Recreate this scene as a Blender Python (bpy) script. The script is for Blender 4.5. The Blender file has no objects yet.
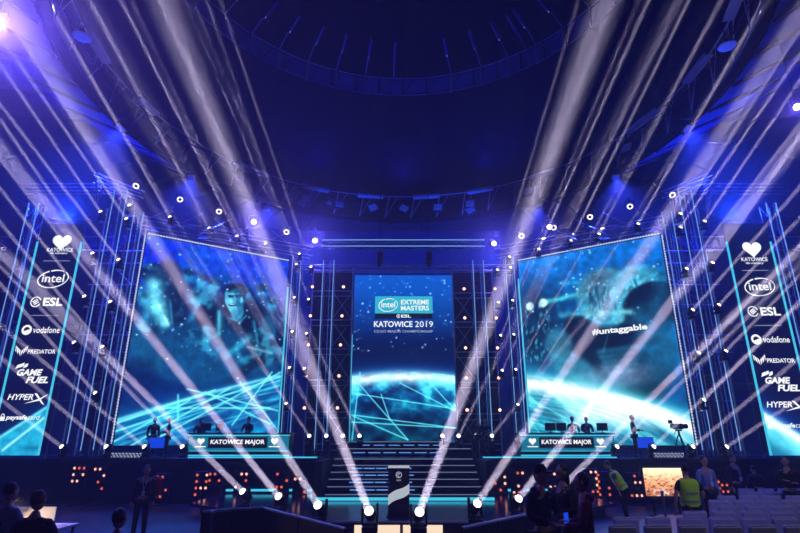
import bpy, bmesh, math, random
import numpy as np
from mathutils import Vector, Matrix
random.seed(7); RNG = np.random.default_rng(5)
sc = bpy.context.scene; col = sc.collection
R = math.radians; PI = math.pi

# ------------------------------------------------------------------ camera
F = 526.74; PIT = R(18.33); CP = math.cos(PIT); SP = math.sin(PIT)
CAM = Vector((0, 0, 2.5))
cam = bpy.data.objects.new('camera', bpy.data.cameras.new('camera')); col.objects.link(cam)
cam.data.lens = F/800*36; cam.data.sensor_width = 36; cam.data.clip_end = 300
cam.location = CAM; cam.rotation_euler = (PI/2+PIT, 0, 0); sc.camera = cam

def ray(x, y):                      # direction with unit depth for a point of the photograph
    u = (x-400)/F; v = (266.5-y)/F; d = CP-v*SP
    return Vector((u/d, 1, (SP+v*CP)/d))
def at(x, y, Y): return CAM+ray(x, y)*Y
def atz(x, y, z):
    d = ray(x, y); return CAM+d*((z-CAM.z)/d.z)

# ------------------------------------------------------------------ materials
def lin(c):
    c = np.asarray(c, float)/255.
    return np.where(c <= .04045, c/12.92, ((c+.055)/1.055)**2.4)
def mat(name, rgb, rough=.6, metal=0., noise=0., nscale=8., spec=.5, bump=0.):
    m = bpy.data.materials.new(name); m.use_nodes = True
    nt = m.node_tree; b = nt.nodes['Principled BSDF']
    c = tuple(lin(rgb))+(1,)
    b.inputs['Base Color'].default_value = c; b.inputs['Roughness'].default_value = rough
    b.inputs['Metallic'].default_value = metal; b.inputs['Specular IOR Level'].default_value = spec
    if noise or bump:
        tc = nt.nodes.new('ShaderNodeTexCoord'); n = nt.nodes.new('ShaderNodeTexNoise')
        n.inputs['Scale'].default_value = nscale; n.inputs['Detail'].default_value = 4
        nt.links.new(tc.outputs['Object'], n.inputs['Vector'])
        if noise:
            mx = nt.nodes.new('ShaderNodeMixRGB'); mx.inputs[1].default_value = tuple(x*(1-noise) for x in c[:3])+(1,)
            mx.inputs[2].default_value = tuple(min(1, x*(1+noise)) for x in c[:3])+(1,)
            nt.links.new(n.outputs['Fac'], mx.inputs[0]); nt.links.new(mx.outputs[0], b.inputs['Base Color'])
        if bump:
            bp = nt.nodes.new('ShaderNodeBump'); bp.inputs['Strength'].default_value = bump; bp.inputs['Distance'].default_value = .02
            nt.links.new(n.outputs['Fac'], bp.inputs['Height']); nt.links.new(bp.outputs[0], b.inputs['Normal'])
    return m
def emat(name, rgb, k=1., sampled=False):
    m = bpy.data.materials.new(name); m.use_nodes = True
    nt = m.node_tree; nt.nodes.remove(nt.nodes['Principled BSDF'])
    e = nt.nodes.new('ShaderNodeEmission'); e.inputs[0].default_value = tuple(lin(rgb))+(1,); e.inputs[1].default_value = k
    nt.links.new(e.outputs[0], nt.nodes['Material Output'].inputs['Surface'])
    m.cycles.emission_sampling = 'AUTO' if sampled else 'NONE'
    return m
def picmat(name, k=1.):
    m = emat(name, (255, 255, 255), k); nt = m.node_tree
    a = nt.nodes.new('ShaderNodeAttribute'); a.attribute_name = 'picture'
    nt.links.new(a.outputs['Color'], nt.nodes['Emission'].inputs[0]); return m

M = dict(
    alu=mat('truss_aluminium', (200, 205, 215), .35, .6, .1, 3), lace=mat('truss_lacing_dimmed', (96, 100, 112), .45, .6, .1, 3),  # lacing coloured darker than the chords for its weaker light
    black=mat('black_paint', (14, 14, 18), .55),
    blackm=mat('black_metal', (22, 22, 28), .4, .5),
    drape=mat('black_drape', (8, 8, 12), .9, 0, .3, 6, .2, .3),
    deck=mat('stage_deck', (40, 46, 64), .14, 0, .25, 2),
    step=mat('step_black', (16, 17, 22), .35, 0, .2, 3),
    floor=mat('floor', (44, 46, 64), .42, 0, .2, .6, .4, .05),
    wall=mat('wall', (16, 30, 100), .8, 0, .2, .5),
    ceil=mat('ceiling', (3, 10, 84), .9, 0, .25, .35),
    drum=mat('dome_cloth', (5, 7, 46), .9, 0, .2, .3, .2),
    dome=mat('dome_cap', (6, 6, 10), .95, 0, 0, 1, .1),
    band=mat('ring_panel', (96, 106, 160), .6, 0, .2, 1),
    bar=mat('pale_tray', (175, 180, 198), .5, 0, .1, 4),
    net=mat('blue_net', (60, 84, 170), .8, 0, .3, 20),
    glass=mat('lamp_glass', (190, 205, 225), .15, 0),
    seat=mat('seat_cover', (196, 192, 206), .85, 0, .08, 9),
    bseat=mat('blue_plastic', (40, 80, 190), .5),
    skin=mat('skin', (196, 150, 126), .55), hair=mat('hair', (26, 20, 18), .6), hairb=mat('brown_hair', (74, 50, 34), .6),
    navy=mat('navy_cloth', (28, 32, 58), .85, 0, .2, 20), blk=mat('black_cloth', (16, 16, 20), .85, 0, .2, 20),
    burg=mat('burgundy_cloth', (120, 30, 62), .85, 0, .2, 20), blue=mat('light_blue_cloth', (130, 148, 196), .85, 0, .15, 20),
    hivis=mat('high_visibility_cloth', (196, 255, 20), .7, 0, .06, 20), reflect=mat('reflective_tape', (150, 165, 150), .4),
    red=mat('red_cloth', (190, 20, 44), .8), grey=mat('grey_cloth', (92, 96, 120), .85), jean=mat('dark_trousers', (26, 28, 44), .85),
    white=mat('white_laminate', (230, 226, 220), .5), wood=mat('dark_wood', (60, 44, 40), .5), shoe=mat('shoe', (20, 20, 22), .5),
    teal=mat('teal_panel', (18, 90, 108), .35), badge=mat('white_card', (225, 225, 235), .6),
    lens=emat('lamp_lens', (255, 246, 255), 4), warm=emat('warm_lamp', (255, 176, 140), 1.6), amber=emat('amber_lamp', (240, 104, 56), 1.0),
    blinder=emat('blinder_lamp', (255, 186, 160), 3),
    violet=emat('violet_lens', (200, 190, 255), 18), halo=emat('halo_ring', (236, 226, 255), 3),
    cyan=emat('cyan_led', (70, 205, 240), 1.0), cyand=emat('soft_cyan_led', (20, 120, 150), 1.), ledw=emat('white_led', (205, 220, 255), 1.0),
    lediv=emat('white_step_led', (170, 190, 225), .42), ledb=emat('blue_led', (96, 164, 255), .9),
    txt=emat('white_print_lit', (250, 252, 255), 1.15), txtd=emat('dim_print_lit', (190, 200, 215), .8), txtk=emat('dark_print', (14, 18, 30), 1.),
    printglow=emat('print_painted_glow', (196, 204, 216), .8),  # glow painted in place of light falling on the plinth print
    tube=emat('pale_blue_led_glow', (128, 184, 255), .95), tubed=emat('blue_led_tube', (60, 110, 240), .7),
    logo=emat('teal_logo_panel', (52, 190, 214), 1.), ban=emat('banner_navy_lit', (9, 14, 48), 1.), bluescr=emat('blue_screen', (22, 70, 225), 1.),
    lightbox=emat('warm_lightbox', (255, 226, 196), 1.05), tipw=emat('small_tip_lamp', (235, 230, 225), .9), signk=emat('sign_black_lit', (8, 14, 22), 1.),
)

# ------------------------------------------------------------------ building helpers
def wm(o):
    m = o.matrix_basis.copy()
    return wm(o.parent) @ m if o.parent else m
class MB:
    def __init__(s): s.v = []; s.f = []; s.sm = []
    def add(s, vs, fs, smooth=False):
        n = len(s.v); s.v += [Vector(v) for v in vs]; s.f += [tuple(i+n for i in f) for f in fs]; s.sm += [smooth]*len(fs); return s
    def box(s, c, d, rot=None, bev=0):
        c = Vector(c); hx, hy, hz = d[0]/2, d[1]/2, d[2]/2
        if bev:
            b = bev; pts = []
            for (z, k) in ((-hz, b), (-hz+b, 0), (hz-b, 0), (hz, b)):
                x, y = hx-k, hy-k
                pts += [(x-b*0, -y+b, z), (x, y-b, z), (x-b, y, z), (-x+b, y, z), (-x, y-b, z), (-x, -y+b, z), (-x+b, -y, z), (x-b, -y, z)]
            fs = [tuple(range(7, -1, -1)), tuple(range(24, 32))]
            for r in range(3):
                for i in range(8): fs.append((r*8+i, r*8+(i+1) % 8, r*8+8+(i+1) % 8, r*8+8+i))
        else:
            pts = [(x, y, z) for z in (-hz, hz) for x, y in ((-hx, -hy), (hx, -hy), (hx, hy), (-hx, hy))]
            fs = [(3, 2, 1, 0), (4, 5, 6, 7)]+[(i, (i+1) % 4, (i+1) % 4+4, i+4) for i in range(4)]
        vs = [(rot @ Vector(p) if rot else Vector(p))+c for p in pts]
        return s.add(vs, fs)
    def bar(s, a, b, r, n=6, r2=None, cap=True):
        a, b = Vector(a), Vector(b); d = (b-a)
        if d.length < 1e-6: return s
        q = d.to_track_quat('Z', 'Y'); r2 = r if r2 is None else r2
        ra = [a+q @ Vector((r*math.cos(2*PI*i/n), r*math.sin(2*PI*i/n), 0)) for i in range(n)]
        rb = [b+q @ Vector((r2*math.cos(2*PI*i/n), r2*math.sin(2*PI*i/n), 0)) for i in range(n)]
        fs = [(i, (i+1) % n, n+(i+1) % n, n+i) for i in range(n)]
        s.add(ra+rb, fs, n > 6)
        if cap: s.add(ra, [tuple(range(n-1, -1, -1))]); s.add(rb, [tuple(range(n))])
        return s
    def path(s, pts, r, n=6):
        for a, b in zip(pts, pts[1:]): s.bar(a, b, r, n)
        return s
    def lathe(s, prof, n=16, mtx=None, smooth=True):
        vs = []; fs = []
        for (r, z) in prof:
            for i in range(n):
                p = Vector((r*math.cos(2*PI*i/n), r*math.sin(2*PI*i/n), z)); vs.append(mtx @ p if mtx else p)
        k = len(prof)
        for j in range(k-1):
            for i in range(n): fs.append((j*n+i, j*n+(i+1) % n, (j+1)*n+(i+1) % n, (j+1)*n+i))
        return s.add(vs, fs, smooth)
    def ell(s, c, r, rot=None, n=12, m=8):
        vs = []; fs = []; c = Vector(c)
        for j in range(m+1):
            t = PI*j/m
            for i in range(n):
                p = Vector((r[0]*math.sin(t)*math.cos(2*PI*i/n), r[1]*math.sin(t)*math.sin(2*PI*i/n), -r[2]*math.cos(t)))
                vs.append(c+(rot @ p if rot else p))
        for j in range(m):
            for i in range(n): fs.append((j*n+i, j*n+(i+1) % n, (j+1)*n+(i+1) % n, (j+1)*n+i))
        return s.add(vs, fs, True)
    def poly(s, pts, h):               # horizontal polygon with thickness h downwards
        n = len(pts); t = [Vector(p) for p in pts]; b = [p-Vector((0, 0, h)) for p in t]
        return s.add(t+b, [tuple(range(n)), tuple(range(2*n-1, n-1, -1))]+[(i, i+n, (i+1) % n+n, (i+1) % n) for i in range(n)])
    def arcband(s, c, r0, z0, r1, z1, a0=0, a1=2*PI, n=64):
        vs = []; fs = []; cl = abs(a1-a0-2*PI) < 1e-6
        for i in range(n if cl else n+1):
            a = a0+(a1-a0)*i/n
            vs += [(c[0]+r0*math.sin(a), c[1]+r0*math.cos(a), z0), (c[0]+r1*math.sin(a), c[1]+r1*math.cos(a), z1)]
        k = len(vs)
        for i in range(n): fs.append(tuple(x % k for x in (2*i, 2*i+2, 2*i+3, 2*i+1)))
        return s.add(vs, fs, False)
    def mesh(s, name, m, inv=None):
        me = bpy.data.meshes.new(name); vs = [inv @ v for v in s.v] if inv else s.v
        me.from_pydata([tuple(v) for v in vs], [], s.f); me.materials.append(m)
        me.polygons.foreach_set('use_smooth', s.sm); me.update(); return me
    def build(s, name, m, parent=None, local=False):
        inv = None if (local or not parent) else wm(parent).inverted()
        o = bpy.data.objects.new(name, s.mesh(name, m, inv)); col.objects.link(o); o.parent = parent; return o
def tag(o, label=None, cat=None, group=None, kind=None):
    if label: o['label'] = label
    if cat: o['category'] = cat
    if group: o['group'] = group
    if kind: o['kind'] = kind
    return o
def thing(name, label, cat, loc=(0, 0, 0), rz=0, group=None):
    o = bpy.data.objects.new(name, None); col.objects.link(o); o.empty_display_size = .1
    o.location = loc; o.rotation_euler = (0, 0, rz); return tag(o, label, cat, group)
def copy_tree(o, parent=None):
    c = o.copy(); col.objects.link(c); c.parent = parent
    for ch in list(o.children): copy_tree(ch, c)
    return c
def struct(name, mb, m): return tag(mb.build(name, m), kind='structure')

def text_mesh(s, bold=0., shear=0.):
    cu = bpy.data.curves.new('lettering', 'FONT'); cu.body = s; cu.offset = bold; cu.shear = shear; cu.resolution_u = 3
    o = bpy.data.objects.new('lettering', cu); col.objects.link(o)
    dg = bpy.context.evaluated_depsgraph_get(); me = bpy.data.meshes.new_from_object(o.evaluated_get(dg))
    v = [x.co.copy() for x in me.vertices]; f = [tuple(p.vertices) for p in me.polygons]
    bpy.data.objects.remove(o); bpy.data.curves.remove(cu); bpy.data.meshes.remove(me)
    xs = [p.x for p in v]; ys = [p.y for p in v]
    return v, f, min(xs), min(ys), max(xs), max(ys)
class Plane:                          # a flat upright face: origin bottom left, ex to the right, ez up, normal n
    def __init__(s, bl, br, z0, z1):
        s.o = Vector((bl[0], bl[1], z0)); s.ex = Vector((br[0]-bl[0], br[1]-bl[1], 0)); s.w = s.ex.length; s.ex.normalize()
        s.ez = Vector((0, 0, 1)); s.n = s.ex.cross(s.ez); s.h = z1-z0
    def p(s, a, b, d=0.): return s.o+s.ex*a+s.ez*b+s.n*d
    def hit(s, x, y):
        d = ray(x, y); t = (s.o-CAM).dot(s.n)/d.dot(s.n); q = CAM+d*t-s.o; return q.dot(s.ex), q.dot(s.ez)
    def uv(s, x, y): a, b = s.hit(x, y); return a/s.w, b/s.h
    def box(s, mb, a0, b0, a1, b1, d0, d1):
        q = [s.p(a, b, d) for d in (d0, d1) for a, b in ((a0, b0), (a1, b0), (a1, b1), (a0, b1))]
        return mb.add(q, [(3, 2, 1, 0), (4, 5, 6, 7)]+[(i, (i+1) % 4, (i+1) % 4+4, i+4) for i in range(4)])
    def text(s, name, st, rect, m, parent, d=.03, bold=.012, shear=0.):   # rect a0,b0,a1,b1 in metres on the face
        v, f, x0, y0, x1, y1 = text_mesh(st, bold, shear); a0, b0, a1, b1 = rect
        mb = MB(); mb.add([s.p(a0+(p.x-x0)/(x1-x0)*(a1-a0), b0+(p.y-y0)/(y1-y0)*(b1-b0), d) for p in v], f)
        return mb.build(name, m, parent)
    def flat(s, mb, pts, d): return mb.add([s.p(a, b, d) for a, b in pts], [tuple(range(len(pts)))])
    def ring(s, mb, c, ra, rb, t, d, a0=0, a1=2*PI, n=28, tilt=0., t1=None):
        vs = []; t1 = t if t1 is None else t1
        for i in range(n+1):
            g = a0+(a1-a0)*i/n; k = t+(t1-t)*i/n
            for q in (0, k):
                x = (ra-q)*math.cos(g); y = (rb-q)*math.sin(g)
                vs.append(s.p(c[0]+x*math.cos(tilt)-y*math.sin(tilt), c[1]+x*math.sin(tilt)+y*math.cos(tilt), d))
        return mb.add(vs, [(2*i, 2*i+2, 2*i+3, 2*i+1) for i in range(n)])

# heart made of two lobes and a point
def heart(c, s): 
    return [(c[0]+s*.062*(16*math.sin(t)**3)/2, c[1]+s*.062*(13*math.cos(t)-5*math.cos(2*t)-2*math.cos(3*t)-math.cos(4*t))/2) for t in [2*PI*i/36 for i in range(36)]]

# ------------------------------------------------------------------ haze and renderer
w = bpy.data.worlds.new('world'); sc.world = w; w.use_nodes = True
nt = w.node_tree; nt.nodes.clear(); wo = nt.nodes.new('ShaderNodeOutputWorld')
vs = nt.nodes.new('ShaderNodeVolumeScatter'); vs.inputs['Density'].default_value = .0046; vs.inputs['Anisotropy'].default_value = .1
vf = nt.nodes.new('ShaderNodeVolumeScatter'); vf.inputs['Density'].default_value = .0010; vf.inputs['Anisotropy'].default_value = .9
va = nt.nodes.new('ShaderNodeAddShader'); nt.links.new(vs.outputs[0], va.inputs[0]); nt.links.new(vf.outputs[0], va.inputs[1]); nt.links.new(va.outputs[0], wo.inputs['Volume'])
cy = sc.cycles; cy.use_denoising = True; cy.volume_bounces = 0; cy.max_bounces = 4; cy.diffuse_bounces = 2; cy.glossy_bounces = 3; cy.transmission_bounces = 2
cy.sample_clamp_indirect = 4; cy.use_light_tree = True; cy.use_adaptive_sampling = False; cy.denoising_prefilter = 'ACCURATE'
sc.view_settings.view_transform = 'Standard'; sc.view_settings.look = 'None'; sc.view_settings.gamma = 1; sc.view_settings.exposure = 0
sc.view_settings.use_curve_mapping = False

def light(kind, loc, target, energy, color, parent=None, **kw):
    l = bpy.data.lights.new('lamp', kind); l.energy = energy; l.color = color
    for k, v in kw.items(): setattr(l, k, v)
    o = bpy.data.objects.new('lamp', l); col.objects.link(o)
    o.location = loc
    if target is not None: o.rotation_euler = (Vector(target)-Vector(loc)).to_track_quat('-Z', 'Y').to_euler()
    if parent:
        mw = o.matrix_basis.copy(); o.parent = parent; o.matrix_basis = wm(parent).inverted() @ mw
    return o

# ================================================================== SETTING
FZ = .42; DZ = 1.8                                              # stage deck height
RC = (.25, 24.25)                                       # centre of the round roof opening
struct('floor', MB().add([(-52, -8, 0), (52, -8, 0), (52, 58, 0), (-52, 58, 0)], [(0, 1, 2, 3)]), M['floor'])
wb = MB().add([(-52, 58, 0), (52, 58, 0), (52, 58, 38), (-52, 58, 38)], [(0, 1, 2, 3)])
for i in range(17): wb.box((-48+i*6, 57.85, 19), (.5, .3, 38))
for z in (9, 15, 19.5): wb.box((0, 57.85, z), (104, .3, .35))
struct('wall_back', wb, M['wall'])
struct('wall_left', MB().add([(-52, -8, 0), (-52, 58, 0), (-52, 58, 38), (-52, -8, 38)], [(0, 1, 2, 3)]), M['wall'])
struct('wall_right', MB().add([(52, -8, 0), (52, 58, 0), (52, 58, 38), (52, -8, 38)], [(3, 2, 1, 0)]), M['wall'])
ce = MB()
ce.arcband(RC, 17.12, 20.12, 21.88, 22.62); ce.arcband(RC, 21.88, 22.62, 22, 23.5); ce.arcband(RC, 22, 23.5, 31.25, 25.88); ce.arcband(RC, 31.25, 25.88, 75, 29.38)
for i in range(48):
    a = 2*PI*(i+.5)/48
    for (r0, z0, r1, z1) in ((17.12, 20.06, 21.88, 22.5), (22, 23.38, 31.25, 25.75), (31.25, 25.75, 50, 27.25)):
        ce.bar((RC[0]+r0*math.sin(a), RC[1]+r0*math.cos(a), z0), (RC[0]+r1*math.sin(a), RC[1]+r1*math.cos(a), z1), .09, 4)
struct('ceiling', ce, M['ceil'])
dr = MB(); dr.arcband(RC, 16.88, 22.25, 16.88, 34.38, n=72)
for z in (25.12, 28.38): 
    dr.arcband(RC, 16.81, z, 16.81, z+.15, n=72)
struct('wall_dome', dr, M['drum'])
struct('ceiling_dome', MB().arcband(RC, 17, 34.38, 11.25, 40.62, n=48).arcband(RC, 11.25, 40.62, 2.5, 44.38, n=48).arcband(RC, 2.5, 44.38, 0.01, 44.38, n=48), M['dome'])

# ---- round catwalk that rims the roof opening
cw = thing('ring_catwalk', 'dark round catwalk truss rimming the big roof opening', 'catwalk', (RC[0], RC[1], 16.7))
MB().arcband(RC, 17.02, 20.19, 17.02, 22.25, n=72).build('cladding', M['drape'], cw)
def ringpt(a, r, z): return Vector((RC[0]+r*math.sin(a), RC[1]+r*math.cos(a), z))
def ringrail(r, z, t, n=72):
    mb = MB()
    for i in range(n): mb.bar(ringpt(2*PI*i/n, r, z), ringpt(2*PI*(i+1)/n, r, z), t, 5, cap=False)
    return mb
ringrail(16.38, 22.2, .05).build('top_rail', M['alu'], cw)
ringrail(16.56, 21.5, .03).build('middle_rail', M['blackm'], cw)
ringrail(16.5, 20.25, .05).build('bottom_rail', M['blackm'], cw)
for i in range(48):
    po = MB(); a = 2*PI*(i+.3)/48; po.bar(ringpt(a, 16.44, 20.25), ringpt(a+.02, 16.38, 22.2), .035, 5)
    po.bar(ringpt(a, 16.44, 20.25), ringpt(a+.065, 16.38, 22.2), .02, 4)
    po.build('post', M['alu'], cw)
def ringang(x, y, z): p = atz(x, y, z); return math.atan2(p.x-RC[0], p.y-RC[1])
tray_px = [((93, 33), (110, 62)), ((152, 95), (162, 113)), ((300, 187), (328, 193)), ((357, 197), (383, 200)), ((413, 200), (440, 199.5)), ((469, 196), (496, 191)), ((633, 134), (660, 109)), ((683, 82), (708, 53)), ((722, 20), (736, -6)), ((238, 158), (272, 174)), ((532, 180), (556, 171))]
desc = ['left, beside the lamp disc', 'left, below the lamp disc', 'second left of its centre', 'first left of its centre', 'first right of its centre', 'second right of its centre', 'right, below the lamp disc', 'right, beside the lamp disc', 'top right edge of the rim', 'crossed by the wide beams on the left', 'crossed by the wide beams on the right']
for (a, b), d in zip(tray_px, desc):
    a0, a1 = ringang(*a, 22.12), ringang(*b, 22.12); am = (a0+a1)/2
    t = thing('cable_tray', 'pale flat tray bar on the roof rim, '+d, 'tray', ringpt(am, 16.19, 22), -am, 'pale tray bars along the roof rim')
    mb = MB(); h = abs(a1-a0)*16.1/2
    mb.box((0, 0, .02), (2*h, .52, .1), bev=.02); mb.box((0, -.19, .1), (2*h, .04, .16)); mb.box((0, .19, .1), (2*h, .04, .16))
    mb.build('tray', M['bar'], t, True)
    for k in (-1, 1): MB().box((k*h*.7, 0, .0), (.06, .5, .05)).build('bracket', M['blackm'], t, True)
# ---- flood lamps hung under the catwalk
fl_px = [(297, 209, .5), (307, 197, 0), (329.5, 203, .3), (340, 203, 0), (373, 208.5, -.4), (404, 210, .5), (438, 208, .1), (471, 205.5, 0), (475, 218, -.5), (228, 184, 0), (546, 206, .2), (636, 150, .2)]
fdesc = ['lowest of the left pair', 'upper of the left pair', 'small, between two larger ones left of centre', 'square, left of centre', 'tilted, just left of the centre', 'tilted, at the centre', 'square, right of centre', 'bright square, right of centre', 'low and tilted, under the bright square one', 'inside the wide beams on the left', 'inside the wide beams on the right', 'far right under the rim']
for i, ((x, y, roll), d) in enumerate(zip(fl_px, fdesc)):
    z = 18.26-(1.0 if y > 206 else .72); p = atz(x, y, 21.06 if i not in (0, 8) else 20.5)
    a = math.atan2(p.x-RC[0], p.y-RC[1]); p = ringpt(a, 16.25, p.z)
    t = thing('flood_lamp', 'boxy flood lamp hung under the roof rim, '+d, 'lamp', p, -a, 'boxy flood lamps under the roof rim')
    rt = Matrix.Rotation(roll, 3, 'Y') @ Matrix.Rotation(-.35, 3, 'X'); s = .78 if i != 2 else .5
    MB().box((0, .16, 0), (s, .3, s), rt, .03).build('housing', M['blackm'], t, True)
    MB().box((0, -.02, 0), (s*.86, .06, s*.86), rt, .02).build('glass', M['glass'], t, True)
    MB().bar((-s*.56, .1, 0), (-s*.56, .1, .45), .025).bar((s*.56, .1, 0), (s*.56, .1, .45), .025).bar((-s*.56, .1, .45), (s*.56, .1, .45), .025).bar((0, .1, .45), (0, .1, .95), .03).build('yoke', M['blackm'], t, True)
# two lamp discs beside the rim
for (x, y, d) in ((82, 36, 'on the left beside the roof rim'), (727, 45.5, 'on the right beside the roof rim')):
    p = atz(x, y, 19.88); t = thing('ceiling_lamp', 'grey round high bay lamp '+d, 'lamp', p, 0)
    MB().lathe([(.001, .12), (.12, .12), (.38, 0), (.4, -.04), (.36, -.05), (.001, -.02)], 20).build('shade', M['bar'], t, True)
    MB().bar((0, 0, .12), (0, 0, 2.0), .03).lathe([(.001, .1), (.09, .1), (.09, .32), (.001, .34)], 12).build('stem', M['blackm'], t, True)
# ---- inner ring with its panels and radial struts
ir = thing('dome_ring', 'navy panelled ring truss high up in the dome', 'ring', (RC[0], RC[1], 26.5))
MB().arcband(RC, 16.77, 32.62, 16.77, 34.31, n=72).build('panel_band', M['band'], ir)
ringrail(16.62, 34.38, .06).build('top_rail', M['alu'], ir); ringrail(16.69, 32.62, .035).build('bottom_rail', M['alu'], ir)
for i in range(48):
    br = MB(); a = 2*PI*i/48; br.bar(ringpt(a, 16.7, 32.62), ringpt(a+.06, 16.7, 34.25), .03, 4).box(ringpt(a, 16.62, 33.5), (.12, .12, 1.7))
    br.build('brace', M['blackm'], ir)
stx = [229, 257, 284, 312, 339, 367, 394, 522, 449, 478, 504, 531, 558, 586]
for i, x in enumerate(stx):
    y = 72-((x-403)/100)**2*20; a = ringang(x, y, 34.38); side = 'left' if i < 7 else 'right'; k = 7-i if i < 7 else i-6
    nth = ['first', 'second', 'third', 'fourth', 'fifth', 'sixth', 'seventh'][k-1]
    t = thing('dome_strut', 'slim steel roof strut with lamp in the dark dome, %s %s of the centre' % (nth, side), 'strut', ringpt(a, 16.5, 33.12), -a, 'radial struts of the dark dome')
    ln = 3.2
    MB().bar((0, 0, -.8), (0, 0, 1.3), .09, 5).bar((0, 0, 1.3), (0, -ln*.55, 2.2), .05, 5).build('rod', M['alu'], t, True)
    MB().box((0, -ln*.75, 2.3), (.16, ln*.6, .6), Matrix.Rotation(-.3, 3, 'X')).build('fin', M['band'], t, True)
    if k > 1: MB().ell((0, -ln*.55, 1.85), (.06, .06, .08), None, 8, 6).build('tip_lamp', M['tipw'], t, True)

# ================================================================== STAGE
YF = 24.0                                             # front edge of the deck
st = thing('stage', 'large black concert stage deck with glossy floor', 'stage', (0, YF, 0))
MB().box((0, YF+6.5, DZ-.1), (40, 13, .2), bev=.02).build('deck', M['deck'], st)
MB().box((-11.2, YF+.12, .8), (17.6, .1, 1.6)).box((11.4, YF+.12, .8), (17.2, .1, 1.6)).box((0, YF+1.2, .8), (6, .1, 1.6)).build('fascia', M['drape'], st)
MB().box((0, YF-.02, DZ-.09), (40, .05, .07)).build('edge_trim', M['blackm'], st)
for sx in (-1, 1):                                     # cyan led lines under the desks
    a, b = (-9.2, -3.6) if sx < 0 else (3.6, 9.4)
    MB().box(((a+b)/2, YF+.3, DZ+.03), (b-a, .06, .05)).build('led_line', M['cyan'], st)
    MB().box(((a+b)/2+sx*.3, YF+.75, DZ+.03), (b-a-.6, .05, .05)).build('led_line', M['cyand'], st)
for x in (-5.5, 5.2): MB().box((x, YF-.05, FZ+.12), (3.6, .08, .09)).build('base_glow_strip', M['cyan'], st)
MB().box((.15, 20.93, FZ+.07), (6.6, .08, .1)).build('base_glow_strip', M['cyan'], st)
# lower forestage the big heads stand on

lp = thing('forestage', 'low black platform in front of the stairs with lit front panels', 'platform', (0, 16, 0))
MB().poly([(-2.6, 15.9, FZ), (2.9, 15.9, FZ), (7.6, 20.2, FZ), (7.6, YF, FZ), (-7.4, YF, FZ), (-7.4, 20.2, FZ)], .1).build('deck', M['deck'], lp)
MB().poly([(-2.4, 16.2, FZ-.1), (2.7, 16.2, FZ-.1), (7.3, 20.5, FZ-.1), (7.3, YF, FZ-.1), (-7.1, YF, FZ-.1), (-7.1, 20.5, FZ-.1)], FZ-.1).build('skirt', M['black'], lp)
for a, b in ((354, 374), (377, 400), (403, 424), (427, 443)):
    p, q = at(a, 524.5, 15.98), at(b, 524.5, 15.98); MB().box(((p.x+q.x)/2, 16.17, .19), (q.x-p.x, .06, .26)).build('lit_panel', M['lightbox'], lp)
MB().box((.15, 15.88, FZ-.02), (5.5, .03, .05)).build('edge_trim', M['bar'], lp)
# stairs to the deck
ss = thing('stage_stairs', 'wide black stairs with white lit nosings up to the stage', 'stairs', (0, 21, FZ))
NS = 6; rise = (DZ-FZ)/NS
for i in range(NS):
    y0 = 21+i*.5; z1 = FZ+rise*(i+1); hw = 2.95
    MB().box((.15, (y0+YF)/2-.01, z1-rise/2), (2*hw, YF-y0-.02, rise-.004)).build('step', M['step'], ss)
    sg = MB(); nz = z1-.02
    sg.box((.15, y0-.015, nz), (2*hw-.1, .02, .022)); sg.build('nosing_light', M['lediv'], ss)
    if i < NS-1:
        rl = MB(); n = 5
        for j in range(n):
            x = -1.75+j*.5+.08*(i % 2); rl.box((x, y0-.01, z1-.13), (.44, .02, .04))
        rl.build('riser_light', M['ledb'], ss)
for s in (-1, 1): MB().box((.15+s*3.2, 22.5, (DZ+FZ)/2), (.25, 2.9, DZ-FZ-.02)).build('side_wall', M['black'], ss)
# two step platform under the centre screen
up = thing('screen_plinth', 'two stepped black plinth under the tall centre screen', 'plinth', (.2, 27.5, DZ))
MB().box((.2, 29.2, DZ+.18), (6.6, 4.0, .36), bev=.01).build('step', M['step'], up); MB().box((.2, 29.7, DZ+.52), (6.0, 3.0, .32), bev=.01).build('step', M['step'], up)
MB().box((.2, 27.19, DZ+.34), (6.5, .02, .03)).build('nosing_light', M['lediv'], up); MB().box((.2, 28.19, DZ+.66), (5.9, .02, .03)).build('nosing_light', M['lediv'], up)
ul = MB()
for j in range(6): ul.box((-2.0+j*.75, 27.19, DZ+.16), (.6, .02, .04)).box((-1.8+j*.75, 28.19, DZ+.5), (.55, .02, .04))
ul.build('riser_light', M['ledb'], up)

# ================================================================== SCREENS
def picture(pl, nu, nv, fn, name, m, parent, d):
    u = np.linspace(0, 1, nu); v = np.linspace(0, 1, nv); U, V = np.meshgrid(u, v)
    img = np.clip(fn(U, V), 0, 255); img = 255*(img/255)**1.22
    o, ex, ez = np.array(pl.o+pl.n*d), np.array(pl.ex)*pl.w, np.array(pl.ez)*pl.h
    P = o+U[..., None]*ex+V[..., None]*ez
    inv = np.array(wm(parent).inverted()); P = P.reshape(-1, 3) @ inv[:3, :3].T+inv[:3, 3]
    idx = np.arange(nu*nv).reshape(nv, nu)
    q = np.stack([idx[:-1, :-1], idx[:-1, 1:], idx[1:, 1:], idx[1:, :-1]], -1).reshape(-1, 4)
    me = bpy.data.meshes.new(name); me.from_pydata(P.tolist(), [], q.tolist())
    at_ = me.attributes.new('picture', 'FLOAT_COLOR', 'POINT')
    c = np.ones((nu*nv, 4), np.float32); c[:, :3] = lin(img.reshape(-1, 3)); at_.data.foreach_set('color', c.ravel())
    me.materials.append(m); ob = bpy.data.objects.new(name, me); col.objects.link(ob); ob.parent = parent; return ob
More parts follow.
